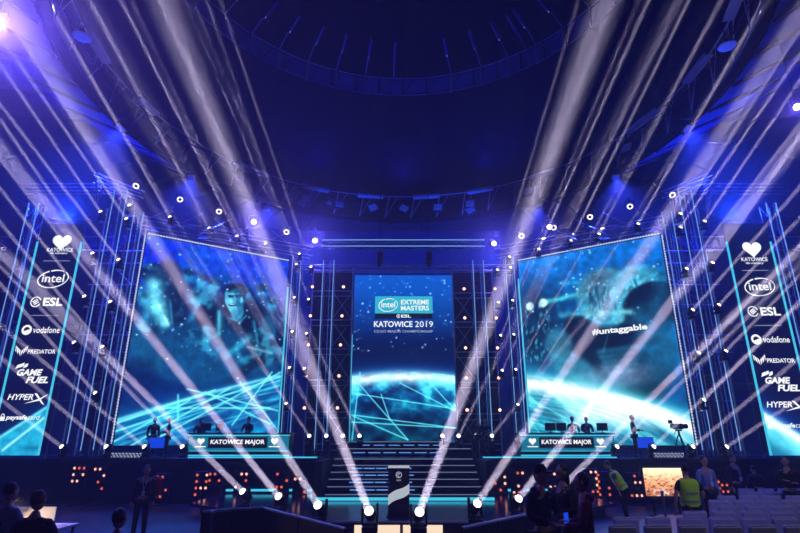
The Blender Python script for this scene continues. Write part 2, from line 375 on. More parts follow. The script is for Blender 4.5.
def fbm(U, V, s, seed, oct=5):
    r = np.random.default_rng(seed); out = np.zeros_like(U); amp = 1.; tot = 0
    for k in range(oct):
        n = 64; g = r.random((n, n)); x = U*s*2**k; y = V*s*2**k
        xi = np.floor(x).astype(int); yi = np.floor(y).astype(int); fx = x-xi; fy = y-yi; fx = fx*fx*(3-2*fx); fy = fy*fy*(3-2*fy)
        G = lambda a, b: g[a % n, b % n]
        out += amp*((G(xi, yi)*(1-fx)+G(xi+1, yi)*fx)*(1-fy)+(G(xi, yi+1)*(1-fx)+G(xi+1, yi+1)*fx)*fy); tot += amp; amp *= .55
    return out/tot
def sm(a, b, x): t = np.clip((x-a)/(b-a), 0, 1); return t*t*(3-2*t)
def mixc(img, c, k): return img*(1-k[..., None])+np.array(c, float)*k[..., None]
class Art:                              # paints in metres over a screen face
    def __init__(s, pl, U, V): s.pl = pl; s.X = U*pl.w; s.Y = V*pl.h
    def xy(s, p): return s.pl.hit(*p)
    def line(s, img, p, q, wd, c, k=1.):
        a, b = np.array(s.xy(p)), np.array(s.xy(q)); d = b-a; L = np.hypot(*d); d /= L
        t = np.clip((s.X-a[0])*d[0]+(s.Y-a[1])*d[1], 0, L); dist = np.hypot(s.X-a[0]-t*d[0], s.Y-a[1]-t*d[1])
        return mixc(img, c, k*np.exp(-(dist/wd)**2))
    def blob(s, img, p, rx, ry, c, k=1., rot=0., soft=.35):
        a = s.xy(p); x = s.X-a[0]; y = s.Y-a[1]; cr, sr = math.cos(rot), math.sin(rot)
        d = np.hypot((x*cr+y*sr)/rx, (-x*sr+y*cr)/ry); return mixc(img, c, k*(1-sm(1-soft, 1+soft, d)))
    def stars(s, img, n, seed, ymin):
        r = np.random.default_rng(seed)
        for _ in range(n):
            x = r.random()*s.pl.w; y = (ymin+(1-ymin)*r.random()**.8)*s.pl.h; k = r.random()**1.5*.9+.25; rad = .03+.035*r.random()
            m = np.exp(-(((s.X-x)**2+(s.Y-y)**2)/rad**2)); img = mixc(img, (190, 235, 255), m*k)
        return img
PIC = picmat('screen_picture', 1.45)
def screen(name, label, pl, fn, nu, nv, led, dots):
    t = thing(name, label, 'screen', pl.p(pl.w/2, 0, 0), 0)
    pl.box(MB(), -.06, -.06, pl.w+.06, pl.h+.06, -.18, .0).build('cabinet', M['black'], t)
    picture(pl, nu, nv, fn, 'picture', PIC, t, .012)
    mb = MB()
    for a0, b0, a1, b1 in led: pl.box(mb, a0, b0, a1, b1, .0, .06)
    mb.build('led_edge', M['cyan'], t)
    if dots:
        mb = MB()
        for a0, b0, a1, b1, n in dots:
            if abs(a1-a0) > abs(b1-b0): pl.box(mb, a0, b0-.012, a1, b0+.012, 0, .04)
            else: pl.box(mb, a0-.012, b0, a0+.012, b1, 0, .04)
            for i in range(n):
                k = (i+.5)/n; a = a0+(a1-a0)*k; b = b0+(b1-b0)*k; pl.box(mb, a-.035, b-.035, a+.035, b+.035, .0, .07)
        mb.build('led_strip', M['ledw'], t)
    return t
# --- centre
pc = Plane((-2.79, 31), (3.33, 31), 2.5, 12.2)
def art_c(U, V):
    A = Art(pc, U, V); n = fbm(U, V, 5, 3); top = sm(.42, 1, V)
    img = np.stack([0*top, 26+66*top+12*n, 92+100*top], -1)
    img = mixc(img, (4, 22, 70), (1-sm(.0, .16, np.abs(V-.52)))*.7)
    limb = A.xy((403, 372))[1]/pc.h-.10*(U-.5)**2; d = V-limb
    img = mixc(img, (20, 110, 190), np.exp(-np.clip(d, 0, 9)/.035)*.8)
    n2 = fbm(U, V*2.2, 7, 9, 6); n3 = fbm(U, V*2, 16, 2)
    n2 = np.clip((n2-.5)*1.9+.5, 0, 1); pl_ = np.stack([2+20*n2, 30+170*n2**1.3+20*n3, 80+150*n2+20*n3], -1)*(.55+.55*sm(-.42, 0, d))[..., None]
    pl_ = mixc(pl_, (120, 240, 248), np.clip((n2-.55)*4, 0, 1)*sm(-.28, -.02, d)*.8)
    img = np.where((d < 0)[..., None], pl_, img)
    img = mixc(img, (236, 255, 255), np.exp(-((d+.030)/.036)**2)*(.75+.5*n3)); img = mixc(img, (90, 225, 240), np.exp(-((d+.07)/.05)**2)*.45*n2*1.6)
    for p, q in (((352, 376), (408, 440)), ((353, 416), (408, 440)), ((352, 393), (456, 409)), ((352, 415), (456, 428)), ((352, 422), (456, 428)), ((400, 383), (455, 411)), ((425, 377), (455, 410)), ((360, 372), (352, 440)), ((381, 394), (390, 420))):
        img = A.line(img, p, q, .035, (130, 248, 250), .85)
    return A.stars(img, 130, 11, .5)
sC = screen('video_screen', 'tall centre video wall showing event title over the earth', pc, art_c, 190, 300,
            [(-.1, 0, -.02, pc.h*.62), (pc.w+.02, 0, pc.w+.1, pc.h)], None)
def rc(pl, x0, y0, x1, y1):           # photo rectangle -> face rectangle
    xm, ym = (x0+x1)/2, (y0+y1)/2
    return (pl.hit(x0, ym)[0], pl.hit(xm, y1)[1], pl.hit(x1, ym)[0], pl.hit(xm, y0)[1])
def intel_logo(pl, rect, m, parent, d):
    a0, b0, a1, b1 = rect; c = ((a0+a1)/2, (b0+b1)/2); ra, rb = (a1-a0)/2, (b1-b0)/2; mb = MB()
    pl.ring(mb, c, ra, rb, ra*.09, d, R(105), R(395), 40, R(8), ra*.05)
    pl.ring(mb, (c[0]+ra*.02, c[1]+rb*.02), ra*.97, rb*.97, ra*.05, d, R(45), R(100), 14, R(8), ra*.10)
    mb.build('logo_swirl', m, parent)
    pl.text('lettering', 'intel', (c[0]-ra*.70, c[1]-rb*.38, c[0]+ra*.72, c[1]+rb*.52), m, parent, d, .012)
def esl_logo(pl, rect, m, parent, d):
    a0, b0, a1, b1 = rect; h = b1-b0; mb = MB(); r = h*.62; c = (a0+r, (b0+b1)/2)
    pl.ring(mb, c, r, r, r*.2, d, R(20), R(340))
    for k in (-.3, 0, .3):
        q = Matrix.Rotation(R(35), 2); v = [q @ Vector(p) for p in ((-.5*r, k*r-.09*r), (.5*r, k*r-.09*r), (.5*r, k*r+.09*r), (-.5*r, k*r+.09*r))]
        pl.flat(mb, [(c[0]+p.x, c[1]+p.y) for p in v], d)
    mb.build('logo_disc', m, parent)
    pl.text('lettering', 'ESL', (a0+2.35*r, b0, a1, b1), m, parent, d, .03)
r = rc(pc, 375, 296.5, 432.5, 313.5); mb = MB(); pc.box(mb, *r, .02, .035); mb.build('logo_panel', M['logo'], sC)
mb = MB(); r2 = rc(pc, 375, 313.5, 432.5, 318.8); pc.box(mb, *r2, .02, .034); mb.build('logo_bar', M['txtk'], sC)
intel_logo(pc, rc(pc, 378.5, 298.5, 398, 311.8), M['txt'], sC, .05)
pc.text('lettering', 'EXTREME', rc(pc, 401, 300, 429, 304.6), M['txt'], sC, .05, .02); pc.text('lettering', 'MASTERS', rc(pc, 401, 306, 429, 310.6), M['txt'], sC, .05, .02)
esl_logo(pc, rc(pc, 396.5, 314.7, 411, 317.8), M['txt'], sC, .05)
pc.text('lettering', 'KATOWICE', rc(pc, 374, 321.3, 412.5, 327.2), M['txt'], sC, .04, .02); pc.text('lettering', '2019', rc(pc, 415, 321.3, 433, 327.2), M['txt'], sC, .04, 0)
pc.text('lettering', 'CS:GO MAJOR CHAMPIONSHIP', rc(pc, 374, 330.2, 433, 333.4), M['txtd'], sC, .04, .008)
# --- left
pL = Plane((-13.66, 26.5), (-6.92, 31), 2.3, 13.06)
def art_l(U, V):
    A = Art(pL, U, V); n = fbm(U, V*1.3, 6, 21); n2 = fbm(U, V*1.3, 14, 22)
    img = np.stack([0*n, 24+80*V*n+22*n, 96+118*V], -1)
    img = mixc(img, (5, 34, 78), (1-sm(.05, .34, np.abs(V-.42)))*.8)
    B = A.blob
    img = B(img, (215, 330), 4.4, 2.5, (3, 26, 56), .85, 0, .4)
    for p, s in (((188, 276), .38), ((202, 282), .33), ((214, 286), .42), ((250, 300), .34), ((262, 292), .5), ((246, 294), .3), ((146, 300), .36), ((272, 305), .4), ((196, 300), .36)):     # blurred far heads
        img = B(img, p, s*.8, s*1.1, (60, 170, 205), .75, 0, .5); img = B(img, (p[0]+1, p[1]-4), s*.85, s*.55, (10, 46, 80), .8, 0, .5); img = B(img, (p[0], p[1]+14), s*1.7, s*1.2, (12, 64, 110), .6, 0, .5)
    for p, q in (((186, 330), (197, 308)), ((142, 325), (150, 310)), ((175, 350), (187, 342))): img = A.line(img, p, q, .22, (60, 165, 200), .7)
    # man at the left edge of the picture, arm hanging
    img = B(img, (167, 297), .9, 2.1, (5, 36, 70), .96, .05, .12); img = B(img, (158, 275), .85, .6, (5, 34, 66), .96, -.1, .12)
    img = A.line(img, (153.5, 285), (157, 307), .46, (120, 222, 242), .98); img = A.line(img, (157, 306), (168, 332), .32, (120, 220, 240), .98); img = A.line(img, (158, 304), (169.5, 328), .07, (180, 244, 252), .9)
    img = B(img, (169, 336), .22, .45, (80, 190, 215), .95, .2, .25)
    img = A.line(img, (170, 300), (173, 330), .06, (70, 190, 220), .5)
    # laughing man with glasses, short hair
    img = B(img, (241, 335), 1.75, 2.1, (6, 34, 62), .96, 0, .12); img = B(img, (237, 312), .38, .5, (62, 150, 182), .95, 0, .2)
    img = B(img, (234.5, 298), .56, .86, (98, 190, 216), .97, .08, .12); img = B(img, (240.5, 299), .26, .72, (34, 110, 148), .85, .05, .3)
    img = B(img, (236.5, 288.5), .66, .3, (7, 32, 54), .96, .18, .2); img = B(img, (243, 293), .2, .42, (7, 32, 54), .95, 0, .2); img = B(img, (241.5, 300), .1, .2, (120, 205, 226), .8, 0, .2)
    img = A.line(img, (229, 296), (241, 295), .045, (5, 22, 40), .95); img = B(img, (231, 296.5), .15, .1, (8, 40, 64), .9, 0, .2); img = B(img, (236.5, 296), .15, .1, (8, 40, 64), .9, 0, .2)
    img = B(img, (231, 300), .08, .16, (150, 226, 242), .7); img = B(img, (232.5, 305), .22, .08, (6, 34, 56), .85, .1, .2); img = B(img, (232.3, 304.4), .17, .035, (200, 240, 248), .8, .1, .2)
    img = A.line(img, (229, 318), (240, 322), .06, (70, 170, 200), .7); img = A.line(img, (240, 322), (246, 316), .06, (70, 170, 200), .7)
    img = A.line(img, (254, 322), (258, 345), .10, (60, 175, 205), .6); img = A.line(img, (222, 333), (236, 334), .09, (86, 186, 206), .6); img = A.line(img, (222, 336), (236, 337), .05, (86, 186, 206), .5)
    # man turned away in front
    img = B(img, (200, 352), 2.7, 1.7, (10, 74, 118), .96, .1, .12); img = B(img, (211, 323), .78, 1.1, (16, 74, 106), .97, .1, .1); img = B(img, (208, 316), .7, .62, (5, 34, 58), .95, .1, .2)
    img = A.line(img, (219, 312), (219, 334), .13, (110, 215, 238), .8); img = A.line(img, (204, 341), (216, 336), .1, (70, 180, 210), .6)
    img = A.line(img, (226, 356), (249, 338), .24, (60, 165, 195), .9); img = A.line(img, (248, 347), (271, 353), .1, (205, 238, 250), .55)
    img = B(img, (268, 328), .5, .75, (40, 130, 165), .7); img = B(img, (139, 340), .6, 1.2, (40, 165, 205), .45, 0, .6)
    img = B(img, (185, 360), 2.0, 1.0, (20, 120, 170), .35, 0, .7)
    g = fbm(U, V*1.3, 30, 77, 4); img = img*(.72+.56*g)[..., None]; img = mixc(img, (90, 205, 235), np.clip((fbm(U, V*1.3, 11, 78, 5)-.56)*5, 0, 1)*sm(.3, .45, V)*(1-sm(.78, .92, V))*.6)
    # earth: curved limb falling to the left
    lx = A.X/pL.w; p0, p1, p2 = A.xy((113, 420)), A.xy((195, 396)), A.xy((283, 376)); limb = (p0[1]+(p2[1]-p0[1])*(1.18*lx-.18*lx*lx))
    d = A.Y-limb; e = fbm(U*.8+V*.5, V*3.2-U, 9, 31, 5)
    ea = np.stack([3+22*e, 56+150*e**1.5, 104+130*e], -1)
    ea = mixc(ea, (10, 60, 110), np.clip(1-e*1.6, 0, 1)*.6)
    for k in range(16):
        off = -.12-.2*k+.1*math.sin(k*2.3); wv = d-off-.10*np.sin(lx*5+k); ea = mixc(ea, (120, 240, 248), np.exp(-(wv/.05)**2)*(.35+.5*((k*37) % 10)/10)*np.clip(1.2-.09*k, 0, 1)*np.clip(.4+e, 0, 1))
    img = np.where((d < 0)[..., None], ea, img)
    img = mixc(img, (24, 130, 185), np.exp(-np.clip(d, 0, 9)/.45)*.8*(d >= 0)); img = mixc(img, (150, 246, 252), np.exp(-(d/.10)**2)*.75)
    for p, q in (((150, 442), (283, 371)), ((232, 425), (272, 372)), ((205, 392), (270, 424)), ((178, 395), (178, 420)), ((187, 389), (283, 412)), ((113, 424), (215, 390)), ((113, 432), (283, 376)), ((160, 408), (270, 408)), ((240, 382), (279, 432)), ((113, 442), (190, 400)), ((130, 446), (230, 388))):
        img = A.line(img, p, q, .05, (140, 250, 252), .8)
    return A.stars(img, 130, 23, .3)
sL = screen('video_screen', 'big left video wall showing cheering people above the earth', pL, art_l, 230, 330, [(pL.w+.02, 0, pL.w+.1, pL.h*.85)], [(-.1, 0, -.1, pL.h, 74), (0, pL.h+.1, pL.w, pL.h+.1, 54)])
# --- right
pR = Plane((7.35, 31), (14.05, 26.5), 2.3, 13.06)
def art_r(U, V):
    A = Art(pR, U, V); n = fbm(U, V*1.3, 5, 41); B = A.blob
    img = np.stack([0*n, 44+64*V+34*n, 118+80*V+20*n], -1)
    img = mixc(img, (6, 66, 110), (1-sm(.1, .5, np.abs(V-.55)))*.5)
    # dim stage lights of the pictured arena at left
    img = B(img, (537, 325), 1.4, 2.4, (8, 46, 74), .75, 0, .5)
    for k in range(60):
        x = 526+RNG.random()*26; y = 300+RNG.random()*60; img = B(img, (x, y), .05, .07+.1*RNG.random(), (90, 190, 205), .5*RNG.random()+.2)
    img = A.line(img, (543, 303), (583, 293), .16, (90, 215, 225), .85)
    for p in ((543, 303), (530, 306.5), (581, 293)): img = B(img, p, .24, .26, (225, 252, 252), .95, 0, .4)
    img = A.line(img, (560, 283), (580, 283), .14, (70, 190, 220), .5)
    # shoulders, tousled heads, raised arms
    img = B(img, (614, 356), 3.0, 2.9, (2, 26, 46), .98, .05, .07); img = B(img, (584, 345), .9, 2.0, (2, 32, 54), .95, .25, .12)
    img = B(img, (606, 297), 1.6, 1.7, (70, 160, 186), .96, .3, .14)
    img = B(img, (601, 282), 1.1, .8, (96, 74, 96), .4, .3, .5)
    for k in range(46):
        x = 588+RNG.random()*34; y = 285+RNG.random()*24; img = A.line(img, (x, y), (x+RNG.random()*6-3, y+10), .07, (118, 200, 216) if k % 2 else (20, 82, 112), .7)
    img = B(img, (638, 289), 1.45, 1.35, (74, 168, 194), .95, -.4, .14)
    for k in range(30):
        x = 624+RNG.random()*24; y = 278+RNG.random()*18; img = A.line(img, (x, y), (x+4-RNG.random()*3, y+9), .07, (120, 205, 220) if k % 2 else (18, 84, 112), .6)
    img = B(img, (653, 305), 1.5, 1.25, (2, 22, 38), .96, .2, .1); img = A.line(img, (664, 276), (660, 300), .5, (20, 96, 128), .7); img = A.line(img, (640, 312), (633, 320), .4, (16, 78, 104), .8)
    img = A.line(img, (562, 315), (578, 313.5), .2, (84, 172, 196), .8); img = A.line(img, (585, 314), (630, 312), .18, (124, 206, 220), .85)
    img = B(img, (617, 320), .3, .22, (110, 190, 200), .5)
    img = A.line(img, (610, 328), (603, 352), .05, (40, 112, 134), .7)
    for k in range(5): img = A.line(img, (598+k*3, 352+k*5), (642-k*2, 346+k*6), .16, (60, 150, 178), .5)
    img = B(img, (660, 345), 1.1, 2.0, (40, 146, 190), .6, .1, .5); img = B(img, (559, 345), .75, .95, (90, 176, 198), .6, .3, .35)
    img = B(img, (571, 365), 1.3, .7, (70, 150, 180), .7, -.5, .3)
    img = B(img, (612, 378), 1.8, .7, (190, 196, 236), .55, .1, .6)
    g = fbm(U, V*1.3, 26, 79, 4); img = img*(.7+.6*g)[..., None]
    # bright earth limb falling to the right
    lx = A.X/pR.w; q0, q1, q2 = A.xy((520, 377)), A.xy((605, 392)), A.xy((690, 418)); limb = q0[1]+(q2[1]-q0[1])*(.45*lx+.55*lx*lx)
    d = A.Y-limb; e = fbm(U+V*.6, V*2.4+U*1.2, 8, 51, 6)
    ea = np.stack([8+40*e, 96+120*e, 132+110*e], -1); ea = mixc(ea, (4, 62, 100), np.clip(1.5-2.6*e, 0, 1)*.9*sm(-.2, -1.2, d))
    ea = mixc(ea, (238, 255, 255), np.clip((e-.50)*3.2, 0, 1)*.8); cx, cyy = A.xy((615, 410))
    ea = mixc(ea, (250, 255, 255), np.exp(-(((A.X-cx)/2.6)**2+((A.Y-cyy)/1.0)**2))*.95)
    for k in range(12):
        wv = d+.9+.2*k+.08*np.sin(lx*7+k); ea = mixc(ea, (90, 228, 232), np.exp(-(wv/.045)**2)*.5*np.clip(1.3-1.1*lx, .1, 1))
    img = np.where((d < 0)[..., None], ea, img); img = mixc(img, (60, 214, 226), np.exp(-np.clip(d, 0, 9)/.5)*.85*(d >= 0)); img = mixc(img, (250, 255, 255), np.exp(-((d+.42)/.48)**2)*.97)
    for p, q in (((522, 410), (545, 440)), ((522, 395), (600, 436)), ((522, 418), (580, 440))): img = A.line(img, p, q, .045, (130, 245, 246), .6)
    img = mixc(img, (8, 90, 120), (1-sm(.0, .09, V))*.6*np.clip(1.3-lx*1.2, 0, 1))
    return A.stars(img, 90, 43, .55)
sR = screen('video_screen', 'big right video wall showing the back of a printed shirt', pR, art_r, 230, 330, [(-.1, 0, -.02, pR.h*.9)], [(pR.w+.1, 0, pR.w+.1, pR.h, 74), (0, pR.h+.1, pR.w, pR.h+.1, 54)])
a0, _ = pR.hit(592, 330); a1, _ = pR.hit(648, 330); b0 = pR.hit(620, 334)[1]; pR.text('lettering', '#untaggable', (a0, b0, a1, b0+.42), M['txt'], sR, .03, .03)

# ---- sponsor banners
def banner(label, mirror):
    sx = -1 if mirror else 1
    if not mirror: pl = Plane((-18.0, 24.5), (-15.84, 24.5), 1.9, 12.9)
    else: pl = Plane((16.24, 24.5), (18.4, 24.5), 1.9, 12.9)
    t = thing('banner', label, 'banner', pl.p(pl.w/2, 0, 0))
    pl.box(MB(), 0, 0, pl.w, pl.h, -.12, 0).build('cabinet', M['black'], t)
    def art(U, V):
        A = Art(pl, U, V); X = U if not mirror else 1-U
        img = np.stack([10+0*U, 14+6*V, 44+26*(1-V)], -1)
        if not mirror:
            limb = .05+.14*U; d = V-limb; e = fbm(U+V, V*6, 6, 61)
            img = mixc(img, (10, 70, 130), np.exp(-np.clip(d, 0, 1)/.05)*.8)
            img = np.where((d < 0)[..., None], np.stack([20+40*e, 110+120*e, 150+110*e], -1), img)
            img = A.line(img, (3, 450), (44, 418), .06, (190, 252, 255), .9); img = mixc(img, (150, 245, 250), np.exp(-(d/.008)**2)*.8)
        else:
            limb = .17-.135*U; d = V-limb
            img = mixc(img, (20, 110, 210), np.exp(-np.clip(d, 0, 1)/.05)*.95); e = fbm(U+V, V*6, 6, 63)
            img = np.where((d < 0)[..., None], np.stack([60+90*e, 180+75*e, 205+60*e], -1), img); img = mixc(img, (240, 255, 255), np.exp(-((d+.02)/.028)**2)*.97)
            img = mixc(img, (20, 110, 150), (1-sm(.0, .07, V+.12*U-.02))*.8)
        return img
    picture(pl, 40, 160, art, 'picture', PIC, t, .012)
    mb = MB(); pl.box(mb, -.05, 0, .03, pl.h-1.0, 0, .06); pl.box(mb, pl.w-.03, 0, pl.w+.05, pl.h-1.0, 0, .06); mb.build('led_edge', M['cyan'], t)
    T = M['txt']
    def rr(b, a0, a1, h): return (a0*pl.w, b-h/2, a1*pl.w, b+h/2)
    px = lambda x, y: pl.hit(x, y)
    if not mirror: ys = dict(h=242, k=250, s=253.5, l1=261, i=279, e=302, l2=315.5, v=330, p=351, g=374, hx=397, pay=418)
    else: ys = dict(h=249, k=259.5, s=263.5, l1=270.5, i=287, e=311.5, l2=325.5, v=339.5, p=360, g=382, hx=404.5, pay=426)
    xm = lambda y: (61-(y-242)*.196) if not mirror else (745+(y-249)*.19)
    B = {k: pl.hit(xm(y), y)[1] for k, y in ys.items()}
    c = .5
    mb = MB(); pl.flat(mb, heart((pl.w*.55, B['h']), .95), .03); mb.build('heart_logo', T, t)
    pl.text('lettering', 'KATOWICE', rr(B['k'], .25, .85, .2), T, t); pl.text('lettering', 'dla odmiany', rr(B['s'], .33, .74, .13), T, t, shear=.2)
    for k in ('l1', 'l2'):
        mb = MB(); pl.box(mb, pl.w*.22, B[k]-.012, pl.w*.82, B[k]+.012, .012, .02); mb.build('rule', M['txtd'], t)
    intel_logo(pl, rr(B['i'], .18, .88, .92), T, t, .03); esl_logo(pl, rr(B['e'], .14, .86, .42), T, t, .03)
    mb = MB(); h = B['v']; pl.ring(mb, (pl.w*.2, h), .24, .24, .1, .03); pl.ring(mb, (pl.w*.2-.02, h-.02), .15, .15, .15, .03, R(200), R(380)); mb.build('logo_disc', T, t)
    pl.text('lettering', 'vodafone', rr(h, .34, .92, .3), T, t, .03, .01)
    h = B['p']; mb = MB()
    for s in (-1, 1):
        for q in ([(.02, -.24), (.10, -.02), (.10, .12), (.02, 0)], [(.12, -.16), (.2, .0), (.22, .22), (.12, .08)], [(.24, -.04), (.27, .0), (.29, .28), (.23, .16)]):
            f = [(pl.w*.18+s*x, h+y) for x, y in q]; pl.flat(mb, f if s > 0 else f[::-1], .03)
    mb.build('logo_mark', T, t); pl.text('lettering', 'PREDATOR', rr(h-.03, .33, .93, .2), T, t, .03, .02)
    h = B['g']; pl.text('lettering', 'GAME', rr(h+.07, .2, .74, .3), T, t, .03, .04, .25); pl.text('lettering', 'FUEL', rr(h-.27, .42, .9, .3), T, t, .03, .04, .25)
    mb = MB()
    for x, y in ((.14, .30), (.22, .36), (.3, .33)): pl.flat(mb, [(pl.w*x, h+y-.08), (pl.w*(x+.09), h+y+.0), (pl.w*(x+.1), h+y+.16), (pl.w*(x+.03), h+y+.1)], .03)
    mb.build('logo_mark', T, t)
    h = B['hx']; pl.text('lettering', 'HYPER', rr(h, .12, .66, .26), T, t, .03, .02, .2); mb = MB()
    pl.flat(mb, [(pl.w*.66, h+.16), (pl.w*.72, h+.16), (pl.w*.92, h-.36), (pl.w*.86, h-.30)], .03); pl.flat(mb, [(pl.w*.48, h-.3), (pl.w*.80, h-.16), (pl.w*.97, h+.14), (pl.w*.78, h-.08)], .03); mb.build('logo_mark', T, t)
    h = B['pay']; pl.text('lettering', 'paysafe', rr(h, .18, .62, .26), T, t, .03, .03, .15); pl.text('lettering', 'card', rr(h+.03, .63, .88, .22), T, t, .03, 0, .15)
    mb = MB(); pl.box(mb, pl.w*.06, h-.12, pl.w*.15, h+.06, .012, .03); pl.ring(mb, (pl.w*.105, h+.06), .09, .13, .035, .03, 0, PI, 12); mb.build('lock_logo', T, t)
    return t
banner('tall lit sponsor banner at the left end of the stage', False)
banner('tall lit sponsor banner at the right end of the stage', True)

# ================================================================== TRUSSES
def box_truss(name, label, cat, a, b, wd, group=None, side=None, seg=None, rc_=.03, rl=.014, dead=None, mat_=None, chords=4):
    a, b = Vector(a), Vector(b); d = (b-a).normalized(); L = (b-a).length; m_ = mat_ or M['alu']
    s = Vector(side) if side else (Vector((1, 0, 0)) if abs(d.z) > .7 else Vector((0, 0, 1)))
    s = (s-d*s.dot(d)).normalized(); t2 = d.cross(s); h = wd/2
    t = thing(name, label, cat, a, 0, group)
    cr = [s*h+t2*h, s*h-t2*h, -s*h-t2*h, -s*h+t2*h]
    for c in cr: MB().bar(a+c, b+c, rc_, 6).build('chord', m_, t)
    n = max(2, int(L/(seg or wd*1.7))); lb = MB()
    for i in range(n):
        p, q = a+d*(L*i/n), a+d*(L*(i+1)/n)
        for k in range(4):
            c0, c1 = cr[k], cr[(k+1) % 4]
            lb.bar(p+(c0 if i % 2 else c1), q+(c1 if i % 2 else c0), rl, 4, cap=False); lb.bar(p+c0, p+c1, rl, 4, cap=False)
    lb.build('lacing', M['lace'], t)
    if abs(d.z) > .7: MB().box(a+Vector((0, 0, .02)), (wd+.25, wd+.25, .04)).build('base_plate', M['blackm'], t)
    return t
G = 'lattice truss towers of the stage'
def tower(label, bx, by, tx, ty, Y, wd, zbase=DZ):
    p = at(bx, by, Y); q = at(tx, ty, Y); x = (p.x+q.x)/2
    t = box_truss('truss_tower', label, 'truss', (x, Y, zbase+.002), (x, Y, q.z), wd, G)
    for k in (-1, 1):
        MB().bar((x+k*wd/2, Y-wd/2-.045, zbase+.3), (x+k*wd/2, Y-wd/2-.045, q.z), .017, 6).build('led_glow_tube', M['tube'], t)
    MB().bar((x+wd/2*.35, Y-wd/2-.03, zbase+.3), (x+wd/2*.35, Y-wd/2-.03, q.z), .012, 6).build('led_glow_tube', M['tubed'], t)
    return t
tower('lattice truss tower between the left banner and the left screen', 79, 455, 123, 192, 25.2, .66)
tower('narrow lattice truss tower at the left edge of the left screen', 99, 455, 143, 214, 26.3, .5)
tower('lattice truss tower at the right edge of the left screen', 288, 447, 296, 258, 30.6, .5)
tower('lattice truss tower between the two lamp columns left of the centre screen', 323, 447, 328, 262, 30.0, .62)
tower('lattice truss tower between the two lamp columns right of the centre screen', 484, 447, 479, 262, 30.0, .62)
tower('lattice truss tower at the left edge of the right screen', 518, 447, 511, 258, 30.6, .5)
tower('narrow lattice truss tower at the right edge of the right screen', 707, 455, 663, 214, 26.3, .5)
tower('lattice truss tower between the right screen and the right banner', 727, 455, 683, 192, 25.2, .66)
tower('lattice truss tower at the outer edge of the left banner', -14, 430, 36, 205, 24.9, .5)
tower('lattice truss tower at the outer edge of the right banner', 818, 430, 770, 205, 24.9, .5)
G2 = 'horizontal lattice trusses over the stage'
def htruss(label, x0, y0, Y0, x1, y1, Y1, wd, rc_=.028, rl=.012, seg=None):
    return box_truss('truss_span', label, 'truss', at(x0, y0, Y0), at(x1, y1, Y1), wd, G2, None, seg, rc_, rl)
htruss('lattice truss beam along the top of the left screen', 141, 222, 26.4, 312, 253, 30.6, .55)
htruss('lattice truss beam along the top of the right screen', 494, 253, 30.6, 665, 222, 26.4, .55)
bt = htruss('bright lattice truss beam high above the centre screen', 322, 244.5, 30.2, 484, 244.5, 30.2, .42, .035, .02)
a, b = at(322, 244.5, 30.2), at(484, 244.5, 30.2)
for dz in (.2, -.2): MB().bar(a+Vector((0, -.27, dz)), b+Vector((0, -.27, dz)), .022, 6).build('led_glow_tube', M['tube'], bt)  # added glowing tubes stand in for wash light on the chords
htruss('lattice truss beam just above the centre screen', 296, 268.5, 30.2, 511, 268.5, 30.2, .34)
htruss('lattice truss beam above the left banner', 20, 189, 25.2, 120, 189, 25.2, .4)
htruss('lattice truss beam above the right banner', 686, 189, 25.2, 786, 189, 25.2, .4)
htruss('short slanting lattice truss beam over the left towers', 95, 178, 24.4, 142, 196, 26.6, .4)
htruss('short slanting lattice truss beam over the right towers', 664, 196, 26.6, 711, 178, 24.4, .4)
# short drop ladders hanging near the outer towers
for lab, pts in (('small triangular lattice frame hanging at the left tower head', ((96, 177), (103, 184), (98, 203))), ('small triangular lattice frame hanging at the right tower head', ((712, 188), (706, 194), (707, 216)))):
    a, b, c = [at(x, y, 24.6) for x, y in pts]; t = thing('hanging_frame', lab, 'frame', c)
    MB().path([a, b, c, a], .035, 5).build('frame', M['alu'], t)
    l2 = MB()
    for k in range(1, 6): l2.bar(a.lerp(c, k/6), b.lerp(c, max(0, k/6-.1)), .016, 4)
    l2.build('lacing', M['alu'], t)

# ---- scaffold frames carrying the warm lamps
def scaffold(label, x0, x1, rows, Y, dx):
    t = thing('lamp_scaffold', label, 'scaffold', at((x0+x1)/2, 445, Y), 0)
    t.location.z = DZ; rows = rows+[440]
    zs = [at(x0, y+4, Y).z for y in rows]; X0, X1 = at(x0, 445, Y).x, at(x1, 445, Y).x; top = at(x0, 268, Y).z
    for x in (X0, X1): MB().bar((x, Y, DZ), (x, Y, top), .04).build('post', M['alu'], t)
    hb = MB(); bx = MB()
    for z in zs: MB().bar((X0, Y, z), (X1, Y, z), .03).bar((X0, Y, z-.32), (X1, Y, z-.32), .018).bar(((X0+X1)/2, Y, z), ((X0+X1)/2, Y, z-.32), .015).build('ledger', M['alu'], t)
    for a, b in zip(zs, zs[1:]): bx.bar((X0 if dx < 0 else (X0+X1)/2, Y+.03, a), ((X0+X1)/2 if dx < 0 else X1, Y+.03, b), .015, 4).bar((X0 if dx < 0 else (X0+X1)/2, Y+.05, b), ((X0+X1)/2 if dx < 0 else X1, Y+.05, a), .015, 4)
    bx.build('cross_braces', M['alu'], t)
    MB().box(((X0+X1)/2, Y+.5, (DZ+top)/2), (X1-X0, .04, top-DZ)).build('backing_cloth', M['drape'], t)
    return t
rowsL = [287, 316, 345, 376, 408]; rowsR = [289, 318, 348, 378, 410]
scaffold('dark scaffold frame with warm lamps left of the centre screen', 304, 348, rowsL, 30.45, 1)
scaffold('dark scaffold frame with warm lamps right of the centre screen', 458, 502, rowsR, 30.45, -1)
